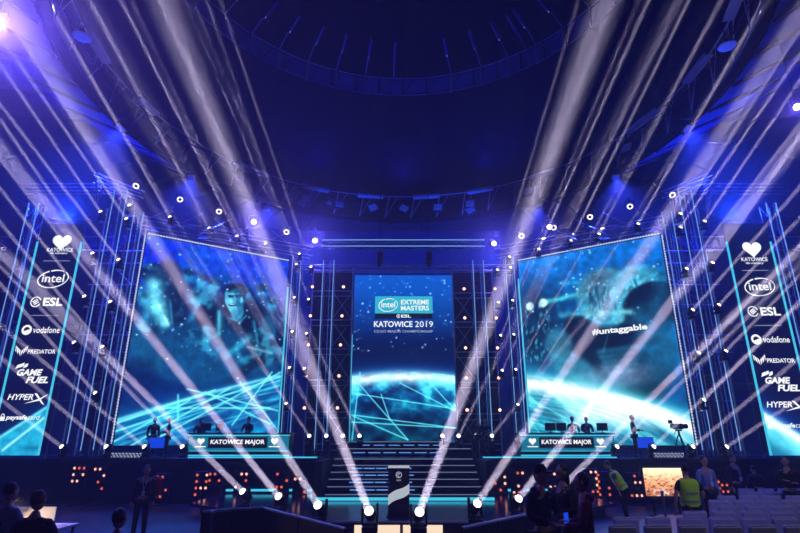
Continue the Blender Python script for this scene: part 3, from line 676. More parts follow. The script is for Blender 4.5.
def blinder(p, label):
    t = thing('blinder_lamp', label, 'lamp', p, 0, 'warm lamps on the scaffold frames')
    MB().lathe([(.001, .14), (.07, .14), (.12, 0), (.135, -.02), (.11, -.02), (.08, .03)], 14, Matrix.Rotation(-PI/2, 4, 'X')).build('reflector', M['blackm'], t, True)
    MB().ell((0, -.04, 0), (.085, .05, .085), None, 14, 8).build('bulb', M['blinder'], t, True)
    MB().bar((0, .08, 0), (0, .30, -.15), .03).bar((-.22, .05, 0), (.22, .05, 0), .02).build('clamp', M['blackm'], t, True)
nm = ['top', 'second highest', 'middle', 'second lowest', 'lowest']
for i in range(5):
    for x, rw, d in ((312.5-i*2, rowsL[i], 'outer column left of the centre screen'), (343.5-i*1.5, rowsL[i], 'column touching the centre screen\'s left side'), (464+i*.75, rowsR[i], 'column touching the centre screen\'s right side'), (495+i*1.2, rowsR[i], 'outer column right of the centre screen')):
        blinder(at(x, rw, 30.2), 'warm round lamp, %s in the %s' % (nm[i], d))
# ---- nets beside the outer towers, thin scaffold rails
for lab, xs, rx in (('sheet of blue netting left of the left tower', ((48, 440), (78, 340)), (43, 75)), ('sheet of blue netting right of the right tower', ((728, 440), (758, 340)), (729, 760))):
    p = at(xs[0][0], xs[0][1], 25.6); q = at(xs[1][0], xs[1][1], 25.6); xa, xb = sorted((p.x*.985, q.x*1.0)); xa, xb = (p.x, p.x+1.55) if p.x < 0 else (p.x-.05, p.x+1.5)
    t = thing('netting', lab, 'netting', ((xa+xb)/2, 25.6, DZ)); mb = MB(); nx, nz = 20, 58; zt = q.z; zb = DZ+.1
    for i in range(nx+1): mb.box((xa+(xb-xa)*i/nx, 25.6, (zt+zb)/2), (.028, .008, zt-zb))
    for j in range(nz+1): mb.box(((xa+xb)/2, 25.6, zb+(zt-zb)*j/nz), (xb-xa, .008, .028))
    mb.build('mesh_cloth', M['net'], t)
    fr = MB()
    for z in (zb, zb+2.4, zb+3.2, zt): fr.bar((xa-.2, 25.65, z), (xb+.2, 25.65, z), .03)
    fr.bar((xa, 25.65, DZ), (xa, 25.65, zt), .035).bar((xb, 25.65, DZ), (xb, 25.65, zt), .035); fr.build('tube_frame', M['alu'], t)
for lab, s in (('tube scaffold rails linking the left banner to the left towers', -1), ('tube scaffold rails linking the right banner to the right towers', 1)):
    xo, xi = .2+s*15.8, .2+s*11.9; t = thing('scaffold_rails', lab, 'scaffold', (xo, 26.9, DZ)); mb = MB()
    for z in (6.8, 7.7, 9.3, 10.4, 11.6, 12.3): mb.bar((xo+s*1, 26.9, z), (xi+s*1.3, 26.9, z), .028)
    for z0, z1 in ((6.8, 9.3), (9.3, 11.6), (4.0, 6.8)): mb.bar((xo, 26.92, z0), (xi+s*1.4, 26.92, z1), .02).bar((xo, 26.94, z1), (xi+s*1.4, 26.94, z0), .02)
    mb.build('rails', M['alu'], t)
    pz = MB()
    for x in (xo, (xo+xi)/2+s*.6): pz.bar((x, 26.9, DZ), (x, 26.9, 12.4), .035)
    pz.build('posts', M['alu'], t)
# lattice spill between the screens' top beams and the roof: cable bridles
for i, (x0, y0, x1, y1, lab) in enumerate(((160, 218, 196, 240, 'left'), (646, 218, 610, 240, 'right'))):
    t = thing('bracing_rods', 'thin crossing rods above the %s screen' % lab, 'rods', at(x0, y0, 27)); mb = MB()
    for k in range(5):
        o = (1 if i == 0 else -1)*k*29
        a, b = at(x0+o-18*(1 if i == 0 else -1), 222+k*6, 26.6+k*.9), at(x0+o+14*(1 if i == 0 else -1), 207+k*6, 26.6+k*.9); mb.bar(a, b, .018, 4)
        a, b = at(x0+o-4*(1 if i == 0 else -1), 207+k*6, 26.7+k*.9), at(x0+o+24*(1 if i == 0 else -1), 228+k*6, 26.7+k*.9); mb.bar(a, b, .018, 4)
    mb.build('rods', M['alu'], t)
# dark cloth bags with chain motors over the centre screen
for x, d in ((380, 'left'), (429, 'right')):
    p = at(x, 255, 30.1); t = thing('chain_hoist', 'dark chain hoist hanging from the bright truss beam, '+d+' one', 'hoist', p, 0, 'chain hoists over the centre screen')
    MB().box((0, 0, -.1), (.42, .36, .55), bev=.06).lathe([(.02, -.75), (.16, -.7), (.2, -.4), (.2, -.35)], 12).build('body', M['blackm'], t, True)
    MB().bar((0, 0, .1), (0, 0, 5.4), .02).build('chain', M['blackm'], t, True)

# ================================================================== LAMPS
def wash(px, py, Y, label, power, col_=(.14, .10, 1), tgt=None, rad=.14):
    p = at(px, py, Y); t = thing('wash_lamp', label, 'lamp', p, 0, 'bright violet wash lamps'); d = (CAM+Vector((0, 3, 2))-p).normalized()
    q = d.to_track_quat('Z', 'Y').to_matrix().to_4x4()
    MB().lathe([(.001, -.3), (.14, -.28), (.2, -.05), (rad+.07, .02), (rad+.02, .03)], 16, q).build('housing', M['blackm'], t, True)
    MB().lathe([(rad, .02), (rad*.7, .06), (.001, .08)], 16, q).build('lens', M['violet'], t, True)
    MB().bar((-.27, 0, 0), (-.27, 0, .4), .025).bar((.27, 0, 0), (.27, 0, .4), .025).bar((-.27, 0, .4), (.27, 0, .4), .025).bar((0, 0, .4), (0, 0, .8), .03).build('yoke', M['blackm'], t, True)
    light('SPOT', p+d*.14, CAM, power*4, col_, t, shadow_soft_size=.1, spot_size=R(46), spot_blend=1.)
    light('POINT', p+d*.16, None, power*.3, col_, t, shadow_soft_size=.1)
    return t
wash(253.5, 222, 29, 'bright violet wash lamp above the left screen', 800)
wash(315, 240.5, 29.6, 'bright violet wash lamp at the left end of the bright truss beam', 800)
wash(494, 243.5, 29.6, 'bright violet wash lamp at the right end of the bright truss beam', 700)
wash(549.5, 227, 29, 'small violet wash lamp above the right screen', 150)
for t_, zc in ((wash(-3, 23, 12.5, 'bright violet wash lamp at the top left edge', 4200, (.17, .10, 1)), 7.2), (wash(797, 107, 20, 'bright oval wash lamp at the upper right edge', 400), 4.6)):
    MB().bar((0, 0, .8), (0, 0, zc), .02).build('drop_rod', M['blackm'], t_, True)
hal = [(136, 186, 26, 'leftmost, over the left tower'), (180, 199.5, 28, 'above the outer half of the left screen'), (219, 211.5, 29, 'above the middle of the left screen'), (286.5, 232, 30, 'above the inner edge of the left screen'),
       (521.5, 236, 30, 'above the inner edge of the right screen'), (553.5, 227.5, 29.2, 'second from the inner edge above the right screen'), (590, 217, 29, 'above the middle of the right screen'), (630, 206.5, 28, 'above the outer half of the right screen'), (672.5, 195, 26, 'rightmost, over the right tower')]
for x, y, Y, d in hal:
    p = at(x, y, Y); s = -1 if x < 400 else 1
    t = thing('halo_lamp', 'round lamp glowing as a white ring, '+d, 'lamp', p, -s*(.9 if 'most' in d else .35), 'ring shaped lamps above the screens')
    q = Matrix.Rotation(PI/2, 4, 'X'); prof = [(.135+.032*math.cos(g), .032*math.sin(g)) for g in [2*PI*k/8 for k in range(9)]]
    MB().lathe(prof, 24, q).build('ring_light', M['halo'], t, True)
    MB().lathe([(.001, 0), (.13, 0), (.13, -.2), (.001, -.22)], 16, q).build('head', M['blackm'], t, True)
    MB().bar((-.24, .1, 0), (-.24, .1, .36), .02).bar((.24, .1, 0), (.24, .1, .36), .02).bar((-.24, .1, .36), (.24, .1, .36), .02).bar((0, .1, .36), (0, .1, .6), .03).build('yoke', M['blackm'], t, True)
# ---- moving heads: shared meshes, each with its own aim
_h = MB(); _h.lathe([(.001, -.26), (.11, -.25), (.15, -.15), (.15, .0), (.125, .1), (.125, .16), (.115, .16), (.11, .13)], 16)
HEAD = _h.mesh('head', M['blackm'])
LENS = MB().lathe([(.115, .13), (.115, .17), (.10, .205), (.06, .235), (.001, .245)], 16).mesh('lens', M['lens'])
YOKE = MB().box((-.19, 0, .0), (.05, .12, .5), bev=.02).box((.19, 0, .0), (.05, .12, .5), bev=.02).box((0, 0, -.25), (.43, .14, .06), bev=.02).mesh('yoke', M['blackm'])
BASE = MB().box((0, 0, -.36), (.40, .32, .17), bev=.03).lathe([(.11, -.28), (.11, -.24), (.001, -.24)], 14).mesh('base', M['blackm'])
CLAMP = MB().box((0, .1, -.47), (.12, .3, .05)).bar((0, .02, -.5), (0, .3, -.5), .03).bar((-.25, .28, -.5), (.25, .28, -.5), .025).mesh('clamp', M['alu'])
def head(label, sx, sy, Y0, k, f, power, scale=1., floor=False, spread=.8, group='beam lights mounted in the stage set', dy=200., p=None):
    a = p or at(sx, sy, Y0); b = at(sx+k*dy, sy-dy, Y0*f); d = (b-a).normalized()
    yaw = math.atan2(-d.x, d.y)
    t = thing('moving_head', label, 'spotlight', a, 0, group); t.scale = (scale,)*3
    def lk(name, me, parent, rot=None):
        o = bpy.data.objects.new(name, me); col.objects.link(o); o.parent = parent
        if rot is not None: o.rotation_euler = rot
        return o
    lk('base', BASE, t); lk('yoke', YOKE, t, (0, 0, yaw))
    h = lk('head', HEAD, t, d.to_track_quat('Z', 'Y').to_euler()); lk('lens', LENS, h)
    if not floor: lk('clamp', CLAMP, t)
    l = light('AREA', a+d*.255*scale, a+d*9, power, (.82, .70, 1.0), t, shape='DISK', size=.2*scale, spread=R(spread)); l.scale = (1/scale,)*3
    return t
PW = 66
floorG = 'large beam lights on the forestage'
big = [(370, 513.5, 16.5, -.40, .55, 'inner left of the plinth'), (418.5, 514.5, 16.5, .365, .55, 'inner right of the plinth'), (320, 508.5, 17.4, -.62, .66, 'second left of the plinth'), (475, 507, 17.4, .66, .66, 'second right of the plinth'),
       (281, 499.5, 19.0, -.8, .68, 'third left of the plinth'), (516, 502, 18.8, .78, .68, 'third right of the plinth'), (245.5, 494.5, 20.4, -1.0, .72, 'outermost left of the plinth'), (554, 495, 20.3, 1.0, .72, 'outermost right of the plinth')]
for x, y, Y, k, f, d in big:
    p = at(x, y, Y); p.z = FZ+.445*.95+.002
    p = at(x, y, (p.z-CAM.z)/ray(x, y).z)
    head('large beam light standing on the forestage, '+d, x, y, p.y, k, f, PW*(1.7 if abs(k) < .5 else 2.3 if abs(k) < .7 else 3.0), .95, True, 1.2, floorG, p=p)
back = [(65, 444.5, -1.35, 'left, beside the banner'), (109, 445.5, -1.22, 'left, at the foot of the screen edge'), (147, 445.5, -1.22, 'left, before the blue monitor'), (184.5, 446, -.98, 'left, at the end of the analyst desk'),
        (615, 449, 1.0, 'right, at the end of the analyst desk'), (652, 450.5, 1.0, 'right, before the tripod camera'), (691, 451, 1.17, 'right, at the foot of the screen edge'), (724.5, 451, 1.46, 'right, beside the banner')]
for x, y, k, d in back:
    p = at(x, y, 24.9); 
    p = Vector((ray(x, y).x*24.6, 24.6, DZ+.445*.85+.002))
    head('beam light standing on the deck front, '+d, x, y, 24.6, k, .8, PW*1.5, .85, True, .8, 'beam lights along the deck front', dy=120., p=p)
mid = [(310, -.68), (327, -.58), (343.5, -.58), (360, -.48), (442, .40), (458, .50), (475, .55), (491, .80)]
mdn = ['fourth left of', 'third left of', 'second left of', 'first left of', 'first right of', 'second right of', 'third right of', 'fourth right of']
for (x, k), d in zip(mid, mdn):
    Y = 27.6 if x < 340 or x > 465 else 27.0
    p = at(x, 437, Y)
    t = head('small beam light below the centre screen, %s the screen middle' % d, x, 437, Y, k, .62, PW*.42, .8, True, 1.1, 'small beam lights below the centre screen', dy=150., p=p)
    b = bpy.data.objects.new('pedestal', MB().box((0, 0, -.445-(p.z-DZ-.36*(1 if 343 < x < 463 else 0)-.356)/1.6), (.36, .3, (p.z-DZ-(.36 if 343 < x < 463 else 0)-.356)/.8)).mesh('pedestal', M['blackm'])); col.objects.link(b); b.parent = t
tw = []   # x, y, depth, k, side/tower words
def add(lst, Y, words, f=.74):
    names = ['highest', 'second highest', 'third highest', 'fourth highest', 'fifth highest', 'sixth highest']
    for i, (x, y, k) in enumerate(lst): tw.append((x, y, Y, k, names[i]+' '+words, f))
add([(131, 207.5, -.65), (128, 221, -.69), (120, 262, -.76), (112, 304, -.77), (104, 349, -.82), (97, 395, -.87)], 24.7, 'on the left tower between banner and screen')
add([(102, 214, -.68), (94, 255.5, -.69), (86, 298.5, -.78), (76, 344.5, -.97)], 24.6, 'in the column beside the left banner')
add([(679, 216, .65), (679, 229.5, .69), (685, 271, .78), (691, 312, .87), (697, 355, .94), (702, 402, .97)], 24.7, 'on the right tower between screen and banner')
add([(703, 223.5, .68), (711, 265, .69), (717, 307, .93), (724, 353, .97)], 24.6, 'in the column beside the right banner')
add([(171, 219, -.563)], 26.6, 'over the outer end of the left screen'); add([(210, 230, -.52)], 28, 'over the outer half of the left screen')
add([(238, 238, -.49)], 28.8, 'over the middle of the left screen'); add([(266.5, 245.5, -.44)], 29.6, 'over the inner half of the left screen'); add([(300, 255.5, -.42)], 30, 'over the inner end of the left screen')
add([(637, 226, .563)], 26.6, 'over the outer end of the right screen'); add([(598, 236, .52)], 28, 'over the outer half of the right screen')
add([(570, 242.5, .49)], 28.8, 'over the middle of the right screen'); add([(538, 251, .44)], 29.6, 'over the inner half of the right screen'); add([(509, 258.5, .40)], 30, 'over the inner end of the right screen')
add([(311.5, 268.5, -.34), (309, 301, -.34), (307, 335, -.43), (305, 370, -.47)], 29.6, 'in the column left of the left lamp scaffold')
add([(297, 266, -.42), (295, 299, -.45), (293, 333, -.52), (290.5, 369, -.55), (287, 405, -.6)], 30.2, 'in the column at the inner edge of the left screen')
add([(497, 271.5, .30), (498, 304, .33), (500, 337, .44), (501.5, 372, .47)], 29.6, 'in the column right of the right lamp scaffold')
add([(510, 269, .38), (512, 302, .42), (513, 336, .5), (515, 371, .56), (517, 406, .62)], 30.2, 'in the column at the inner edge of the right screen')
for lab, cx in (('scaffold pole carrying the beam lights beside the left banner', ((102, 214), (76, 400))), ('scaffold pole carrying the beam lights beside the right banner', ((703, 214), (729, 400)))):
    a, b = at(*cx[0], 24.95), at(*cx[1], 24.95); x = (a.x+b.x)/2; t = thing('scaffold_pole', lab, 'pole', (x, 24.95, DZ)); MB().bar((x, 24.95, DZ+.02), (x, 24.95, a.z+.3), .045, 8).build('tube', M['alu'], t); MB().box((x, 24.95, DZ+.015), (.3, .3, .03)).build('base_plate', M['blackm'], t)
for x, y, Y, k, d, f in tw: 
    inner = 280 < x < 520
    head('beam light, '+d, x, y, Y, k, f, PW*(.62 if inner else 1.7), .68 if inner else .78)

# ---- stage front lamps with warm bulbs (under the deck)
cl = [(76, 478, 'left, below the banner'), (97, 479, 'left, next to the pair below the banner'), (160, 487, 'left, behind the person with the red bag'), (200, 485, 'left, below the outer end of the desk'), (213, 484, 'left, below the left quarter of the desk'), (240, 484, 'left, behind the outermost beam light'), (281, 484, 'left, behind the third beam light'), (299, 489, 'left, nearest the stairs'),
      (501, 487, 'right, nearest the stairs'), (519, 483, 'right, second from the stairs'), (556, 484, 'right, behind the standing people'), (593, 482, 'right, beside the burgundy hoodie'), (605, 485, 'right, left of the bending worker'), (637, 486, 'right, just left of the warm screen'), (728, 482, 'right, behind the seats'), (717, 492, 'right, low between the standing men')]
for x, y, d in cl:
    p = at(x, y, 23.4); n = 7; hgt = 1.05
    t = thing('lamp_cluster', 'rack of amber bulbs at the stage front, '+d, 'lamp', (p.x, 23.55, 0 if abs(p.x) > 7.4 else FZ), 0, 'amber bulb racks at the stage front')
    zc = p.z-t.location.z
    MB().box((0, .06, zc), (.62, .08, hgt), bev=.02).bar((0, .06, 0), (0, .06, zc), .04).box((0, .06, .02), (.5, .4, .04)).build('rack', M['blackm'], t, True)
    rr_ = random.Random(int(x)); k = 0
    mb = MB()
    for r_ in range(4):
        for c_ in range(3):
            MBd = M['amber']
            mb.lathe([(.085, .0), (.075, -.05), (.06, -.05)], 8, Matrix.Translation(((c_-1)*.2, .0, zc+(1.5-r_)*.25)) @ Matrix.Rotation(-PI/2, 4, 'X'))
    mb.build('sockets', M['blackm'], t, True)
    for r_ in range(4):
        for c_ in range(3):
            if rr_.random() < .42: MB().ell(((c_-1)*.2, -.03, zc+(1.5-r_)*.25), (.055, .04, .055), None, 8, 6).build('bulb', M['amber'] if rr_.random() < .6 else M['warm'], t, True)
# led battens lying on the deck
for x, d in ((126, 'left'), (669, 'right')):
    p = at(x, 453, 24.25); t = thing('led_batten', 'low batten of tiny white lights at the %s deck front' % d, 'lamp', (p.x, 24.3, DZ))
    MB().box((0, .05, .12), (1.3, .1, .24), bev=.01).build('bar', M['blackm'], t, True); mb = MB()
    for i in range(26):
        for z in (.05, .12, .19):
            if (i*7+int(z*100)) % 3: mb.box((-.62+i*.05, -.01, z), (.03, .02, .03))
    mb.build('diodes', M['ledw'], t, True)

# ================================================================== PEOPLE
def skin_mesh(pts, edges, rad, root=0, sub=1):
    me = bpy.data.meshes.new('skin_tmp'); me.from_pydata([tuple(p) for p in pts], edges, [])
    o = bpy.data.objects.new('skin_tmp', me); col.objects.link(o)
    md = o.modifiers.new('s', 'SKIN'); md.use_smooth_shade = True; md.branch_smoothing = .5
    for i, v in enumerate(me.skin_vertices[0].data):
        rr = rad[i]; v.radius = (rr, rr) if not isinstance(rr, tuple) else rr; v.use_root = (i == root)
    if sub: ss_ = o.modifiers.new('u', 'SUBSURF'); ss_.levels = sub
    dg = bpy.context.evaluated_depsgraph_get(); m2 = bpy.data.meshes.new_from_object(o.evaluated_get(dg))
    v = [x.co.copy() for x in m2.vertices]; f = [tuple(p.vertices) for p in m2.polygons]
    bpy.data.objects.remove(o); bpy.data.meshes.remove(me); bpy.data.meshes.remove(m2)
    return v, f
def person(label, loc, face, top, bottom, hair='hair', arms=None, legs=None, lean=0., height=1.76, long=False, vest=None, seat=None, cap=None, hood=False, extra=None, turn=0., short=False):
    """face: heading in degrees, 0 looks toward the camera (-Y); arms/legs: joint positions in metres, local frame x right, y back, z up"""
    s = height/1.76
    t = thing('person', label, 'person', loc, R(face)); t.scale = (s, s, s)
    zs = 0 if seat is None else seat-.93
    def up(p):                                  # lean the upper body about the hips
        x, y, z = p; h = z-.95; return Vector((x, y-math.sin(lean)*h if h > 0 else y, .95+h*math.cos(lean) if h > 0 else z))+Vector((0, 0, zs))
    A = arms or {}; L = legs or {}
    J = dict(pel=up((0, 0, .95)), wai=up((0, -.01, 1.10)), che=up((0, 0, 1.30)), nek=up((0, .01, 1.47)), hdb=up((0, -.01, 1.555)))
    for sd, k in (('l', -1), ('r', 1)):
        J['sh'+sd] = up((k*.185, .01, 1.405)); J['el'+sd] = up(A.get('el'+sd, (k*.25, .04, 1.12))); J['wr'+sd] = up(A.get('wr'+sd, (k*.26, -.06, .88))); J['hn'+sd] = J['wr'+sd]+(J['wr'+sd]-J['el'+sd]).normalized()*.09
        if seat is None:
            J['hi'+sd] = Vector((k*.095, 0, .88)); J['kn'+sd] = Vector(L.get('kn'+sd, (k*.11, -.02, .49))); J['an'+sd] = Vector(L.get('an'+sd, (k*.12, .03, .09)))
        else:
            J['hi'+sd] = Vector((k*.1, -.03, seat-.02)); J['kn'+sd] = Vector((k*.13, -.44, seat+.02)); J['an'+sd] = Vector((k*.13, -.42, max(.09, seat-.42)))
        J['to'+sd] = J['an'+sd]+Vector((k*.02, -.15, -.05))
    def chain(names, edges, rad, root=0, sub=1): 
        ix = {n: i for i, n in enumerate(names)}; return skin_mesh([J[n] for n in names], [(ix[a], ix[b]) for a, b in edges], rad, root, sub)
    full = ['pel', 'wai', 'che', 'nek', 'hdb']; E_ = [('pel', 'wai'), ('wai', 'che'), ('che', 'nek'), ('nek', 'hdb')]; rd = [(.135, .10), (.12, .09), (.145, .10), .06, .058]
    for sd in 'lr':
        full += ['sh'+sd, 'el'+sd, 'wr'+sd, 'hi'+sd, 'kn'+sd, 'an'+sd, 'to'+sd]; E_ += [('che', 'sh'+sd), ('sh'+sd, 'el'+sd), ('el'+sd, 'wr'+sd), ('pel', 'hi'+sd), ('hi'+sd, 'kn'+sd), ('kn'+sd, 'an'+sd), ('an'+sd, 'to'+sd)]
        rd += [.06, .042, .03, .085, .055, .04, .035]
    mb = MB(); mb.add(*chain(full, E_, rd), True)
    # head with face, joined into the body mesh
    ht = Matrix.Rotation(R(turn), 3, 'Z') @ Matrix.Rotation(lean*.5, 3, 'X'); hc = J['hdb']+Vector((0, -math.sin(lean)*.1, .095))
    H = lambda p: hc+ht @ Vector(p)
    mb.ell(hc, (.076, .094, .115), ht, 16, 12); mb.ell(H((0, -.035, -.055)), (.056, .06, .062), ht, 12, 8)
    mb.ell(H((0, -.098, -.012)), (.013, .022, .026), ht, 8, 6); mb.ell(H((0, -.088, -.055)), (.026, .012, .009), ht, 8, 5)
    for k in (-1, 1): mb.ell(H((k*.03, -.085, .012)), (.015, .010, .008), ht, 8, 5); mb.ell(H((k*.03, -.086, .03)), (.021, .010, .006), ht, 8, 5); mb.ell(H((k*.078, .0, -.005)), (.011, .024, .034), ht, 8, 6)
    # hands: palm, four fingers, thumb
    for sd, k in (('l', -1), ('r', 1)):
        w_, h_ = J['wr'+sd], J['hn'+sd]; d = (h_-w_).normalized(); q = d.to_track_quat('Z', 'Y').to_matrix()
        mb.ell(w_+d*.05, (.036, .018, .055), q, 10, 6)
        for j, ln in enumerate((.062, .075, .070, .055)):
            o = q @ Vector(((j-1.5)*.019, 0, 0)); p0 = w_+d*.085+o; p1 = p0+d*ln*.5; p2 = p1+(d+q @ Vector((0, -.7*k*(-1), 0))).normalized()*ln*.5
            mb.bar(p0, p1, .0095, 6, .0085).bar(p1, p2, .0085, 6, .006)
        o = q @ Vector((-.034*k, 0, 0)); p0 = w_+d*.03+o; p1 = p0+(d+o.normalized()*.8).normalized()*.035; mb.bar(p0, p1, .011, 6, .009).bar(p1, p1+d*.03, .009, 6, .007)
    body = mb.build('body', M['skin'], t, True)
    tp = ['pel', 'wai', 'che', 'nek']; e2 = [('pel', 'wai'), ('wai', 'che'), ('che', 'nek')]; r2 = [(.158, .125), (.145, .112), (.168, .125), .075]
    for sd in 'lr': tp += ['sh'+sd, 'el'+sd, 'wr'+sd]; e2 += [('che', 'sh'+sd), ('sh'+sd, 'el'+sd), ('el'+sd, 'wr'+sd)]; r2 += [.08, .062, .045]
    if short:
        for sd in 'lr': J['sl'+sd] = J['sh'+sd].lerp(J['el'+sd], .75); i_ = tp.index('el'+sd); tp[i_] = 'sl'+sd; e2 = [(a, 'sl'+sd if b == 'el'+sd else b) for a, b in e2 if a != 'el'+sd]; i_ = tp.index('wr'+sd); tp.pop(i_); r2.pop(i_)
    mb = MB(); mb.add(*chain(tp, e2, r2), True)
    if hood: mb.ell(J['nek']+Vector((0, .055, -.01)), (.12, .075, .06), None, 12, 8)
    mb.build('jacket' if hood else 'shirt', M[top], t, True)
    tr = ['pel']; e3 = []; r3 = [(.15, .118)]
    for sd in 'lr': tr += ['hi'+sd, 'kn'+sd, 'an'+sd]; e3 += [('pel', 'hi'+sd), ('hi'+sd, 'kn'+sd), ('kn'+sd, 'an'+sd)]; r3 += [.105, .072, .058]
    mb = MB(); mb.add(*chain(tr, e3, r3), True); mb.build('trousers', M[bottom], t, True)
    for sd, k in (('l', -1), ('r', 1)):
        a = J['an'+sd]; MB().ell(a+Vector((k*.01, -.07, -.04)), (.05, .14, .05), None, 10, 6).build('shoe', M['shoe'], t, True)
    hb = MB(); hb.ell(H((0, .018, .028)), (.084, .092, .104), ht, 16, 10)
    if long: hb.ell(H((0, .05, -.09)), (.085, .055, .15), ht, 12, 8)
    hb.build('hair', M[hair], t, True)
    if cap: MB().lathe([(.092, 0), (.09, .05), (.06, .095), (.001, .105)], 16, Matrix.Translation(H((0, .005, .055))) @ ht.to_4x4()).box(H((0, -.12, .06)), (.13, .11, .012), ht).build('cap', M[cap], t, True)
    if vest:
        mb = MB(); q = (J['che']-J['pel']).normalized().to_track_quat('Z', 'Y').to_matrix()
        ax = (J['che']-J['pel']).normalized(); bk = Vector((0, 1, 0)); bk = (bk-ax*bk.dot(ax)).normalized(); sdv = Vector((1, 0, 0)); vr = []
        for zz, rx_, ry_ in ((-.02, .20, .155), (.15, .19, .145), (.3, .212, .155), (.42, .225, .145), (.475, .20, .12), (.52, .11, .095)):
            vr += [J['pel']+ax*zz+sdv*rx_*math.copysign(abs(math.cos(g))**.8, math.cos(g))+bk*ry_*math.sin(g) for g in [2*PI*i/20 for i in range(20)]]
        mb.add(vr, [(r_*20+i, r_*20+(i+1) % 20, r_*20+20+(i+1) % 20, r_*20+20+i) for r_ in range(5) for i in range(20)], True)
        vv = mb.build('safety_vest', M[vest], t, True); tb = MB()
        for zz, rx_, ry_ in ((.08, .19, .152), (.24, .187, .15)):
            c = J['pel'].lerp(J['che'], zz/.35); 
            tb.add([c+sdv*(rx_+.012)*math.cos(g)+bk*(ry_+.012)*math.sin(g)+ax*dz_ for dz_ in (-.02, .02) for g in [2*PI*i/20 for i in range(20)]], [(i, (i+1) % 20, 20+(i+1) % 20, 20+i) for i in range(20)], True)
        tb.build('reflective_band', M['reflect'], vv, True)
    if extra: extra(t, J, H)
    return t
def lanyard(t, J, H):
    c = J['che']+Vector((0, -.14, 0)); n1, n2 = J['nek']+Vector((-.06, -.05, 0)), J['nek']+Vector((.06, -.05, 0)); b = J['wai']+Vector((0, -.15, .05))
    MB().path([n1, c+Vector((-.03, -.02, 0)), b, c+Vector((.03, -.02, 0)), n2], .007, 5).build('lanyard', M['badge'], t, True); MB().box(b+Vector((0, -.005, -.06)), (.085, .008, .12)).build('badge', M['badge'], t, True)
def phone(t, J, H): MB().box(J['hnr']+Vector((0, -.03, .03)), (.075, .012, .15), bev=.004).build('phone', M['bluescr'], t, True)
def red_bag(t, J, H): MB().box(J['che']+Vector((.24, .10, -.05)), (.34, .2, .46), bev=.06).box(J['che']+Vector((.24, .21, -.12)), (.24, .06, .22), bev=.02).build('backpack', M['red'], t, True)
fa = dict(ell=(-.27, -.06, 1.14), wrl=(-.12, -.28, 1.10), elr=(.27, -.06, 1.14), wrr=(.12, -.28, 1.12))           # forearms raised in front
rest = dict(ell=(-.25, -.10, 1.15), wrl=(-.14, -.36, 1.10), elr=(.25, -.10, 1.15), wrr=(.14, -.36, 1.10))        # on a desk
def gz(x, y, Y): p = at(x, y, Y); return (p.x, Y, 0)
# audience side of the floor
RZ = .25; RL = .55
for lab, x0, x1, y0, y1, RZ in (('low dark audience riser in the bottom left corner', -13, -2.6, 5.5, 11.4, RL), ('low dark audience riser under the seat rows on the right', 2.2, 17, 5.5, 18.6, .25)):
    t = thing('audience_riser', lab, 'platform', ((x0+x1)/2, (y0+y1)/2, 0)); pg = [(x0, y0, RZ), (x1, y0, RZ), (x1, y1, RZ), (x0, y1, RZ)] if x0 < 0 else [(x0, y0, RZ), (x1, y0, RZ), (x1, y1, RZ), (8.4, y1, RZ), (x0, 12.2, RZ)]
    MB().poly(pg, .06).build('deck', M['floor'], t)
    MB().poly([(x*.997, y, RZ-.06) for x, y, _ in pg], RZ-.06).build('skirt', M['black'], t)
def gr(x, Y, z=RZ): p = at(x, 480, Y); return (p.x, Y, z)
person('person in dark jacket and black cap looking down at a phone', gr(538, 8.4), 30, 'navy', 'blk', cap='blk', arms=fa, height=1.88, hood=True, lean=.06, extra=phone)
person('person in black with long hair, left of the burgundy hoodie', gr(563, 9.2), -65, 'blk', 'jean', hair='hair', arms=fa, height=1.88, long=True)
person('person in a burgundy hoodie seen from the side', gr(582, 7.9), -105, 'burg', 'blk', hair='hair', height=1.82, hood=True, arms=fa)
person('person in yellow safety vest bending over left of the warm screen', gr(622, 16.4), 250, 'grey', 'blk', vest='hivis', short=True, lean=.5, height=1.76, arms=dict(ell=(-.22, -.08, 1.15), wrl=(-.2, -.12, .9), elr=(.22, -.08, 1.15), wrr=(.2, -.12, .9)))
person('person in yellow safety vest, back to us, before the warm screen', gr(687, 12.2), 180, 'blk', 'blk', vest='hivis', short=True, height=1.78, arms=dict(ell=(-.3, .02, 1.14), wrl=(-.22, -.16, .98), elr=(.3, .02, 1.14), wrr=(.3, -.05, .88)))
person('person in light blue shirt and lanyard, right of the standing yellow vest', gr(707, 15.6), 10, 'blue', 'jean', height=1.84, extra=lanyard)
person('person in dark clothes with a white badge behind the seat rows', gr(736, 17.4), 20, 'navy', 'blk', height=1.86, extra=lanyard)
person('person in black with crossed arms at the right edge', gr(789, 14.9), -30, 'blk', 'blk', height=1.86, arms=dict(ell=(-.27, -.08, 1.15), wrl=(.02, -.25, 1.16), elr=(.27, -.08, 1.15), wrr=(-.02, -.27, 1.2)))
person('person in black stooping low behind the seat rows', gr(758, 17.5), 160, 'blk', 'blk', height=1.6, lean=.6)
person('person in dark clothes with white badge and red bag, left of centre', (at(147, 470, 15.6).x, 15.6, 0), 20, 'navy', 'blk', height=1.86, extra=lambda t, J, H: (lanyard(t, J, H), red_bag(t, J, H)))
person('person in blue shirt sitting at the lit table, bottom left corner', gr(13, 8.6, RL), 160, 'blue', 'blk', hair='hair', seat=.46, height=1.84, arms=rest)
person('large person in black sitting, back to us, beside the lit table', gr(42, 7.4, RL), 185, 'blk', 'blk', hair='hair', seat=.46, height=1.82, arms=rest)
person('person in grey sitting low, back to us, right of the lit table', gr(125, 6.8, RL), 175, 'navy', 'blk', hair='hair', seat=.46, height=1.62, arms=rest)
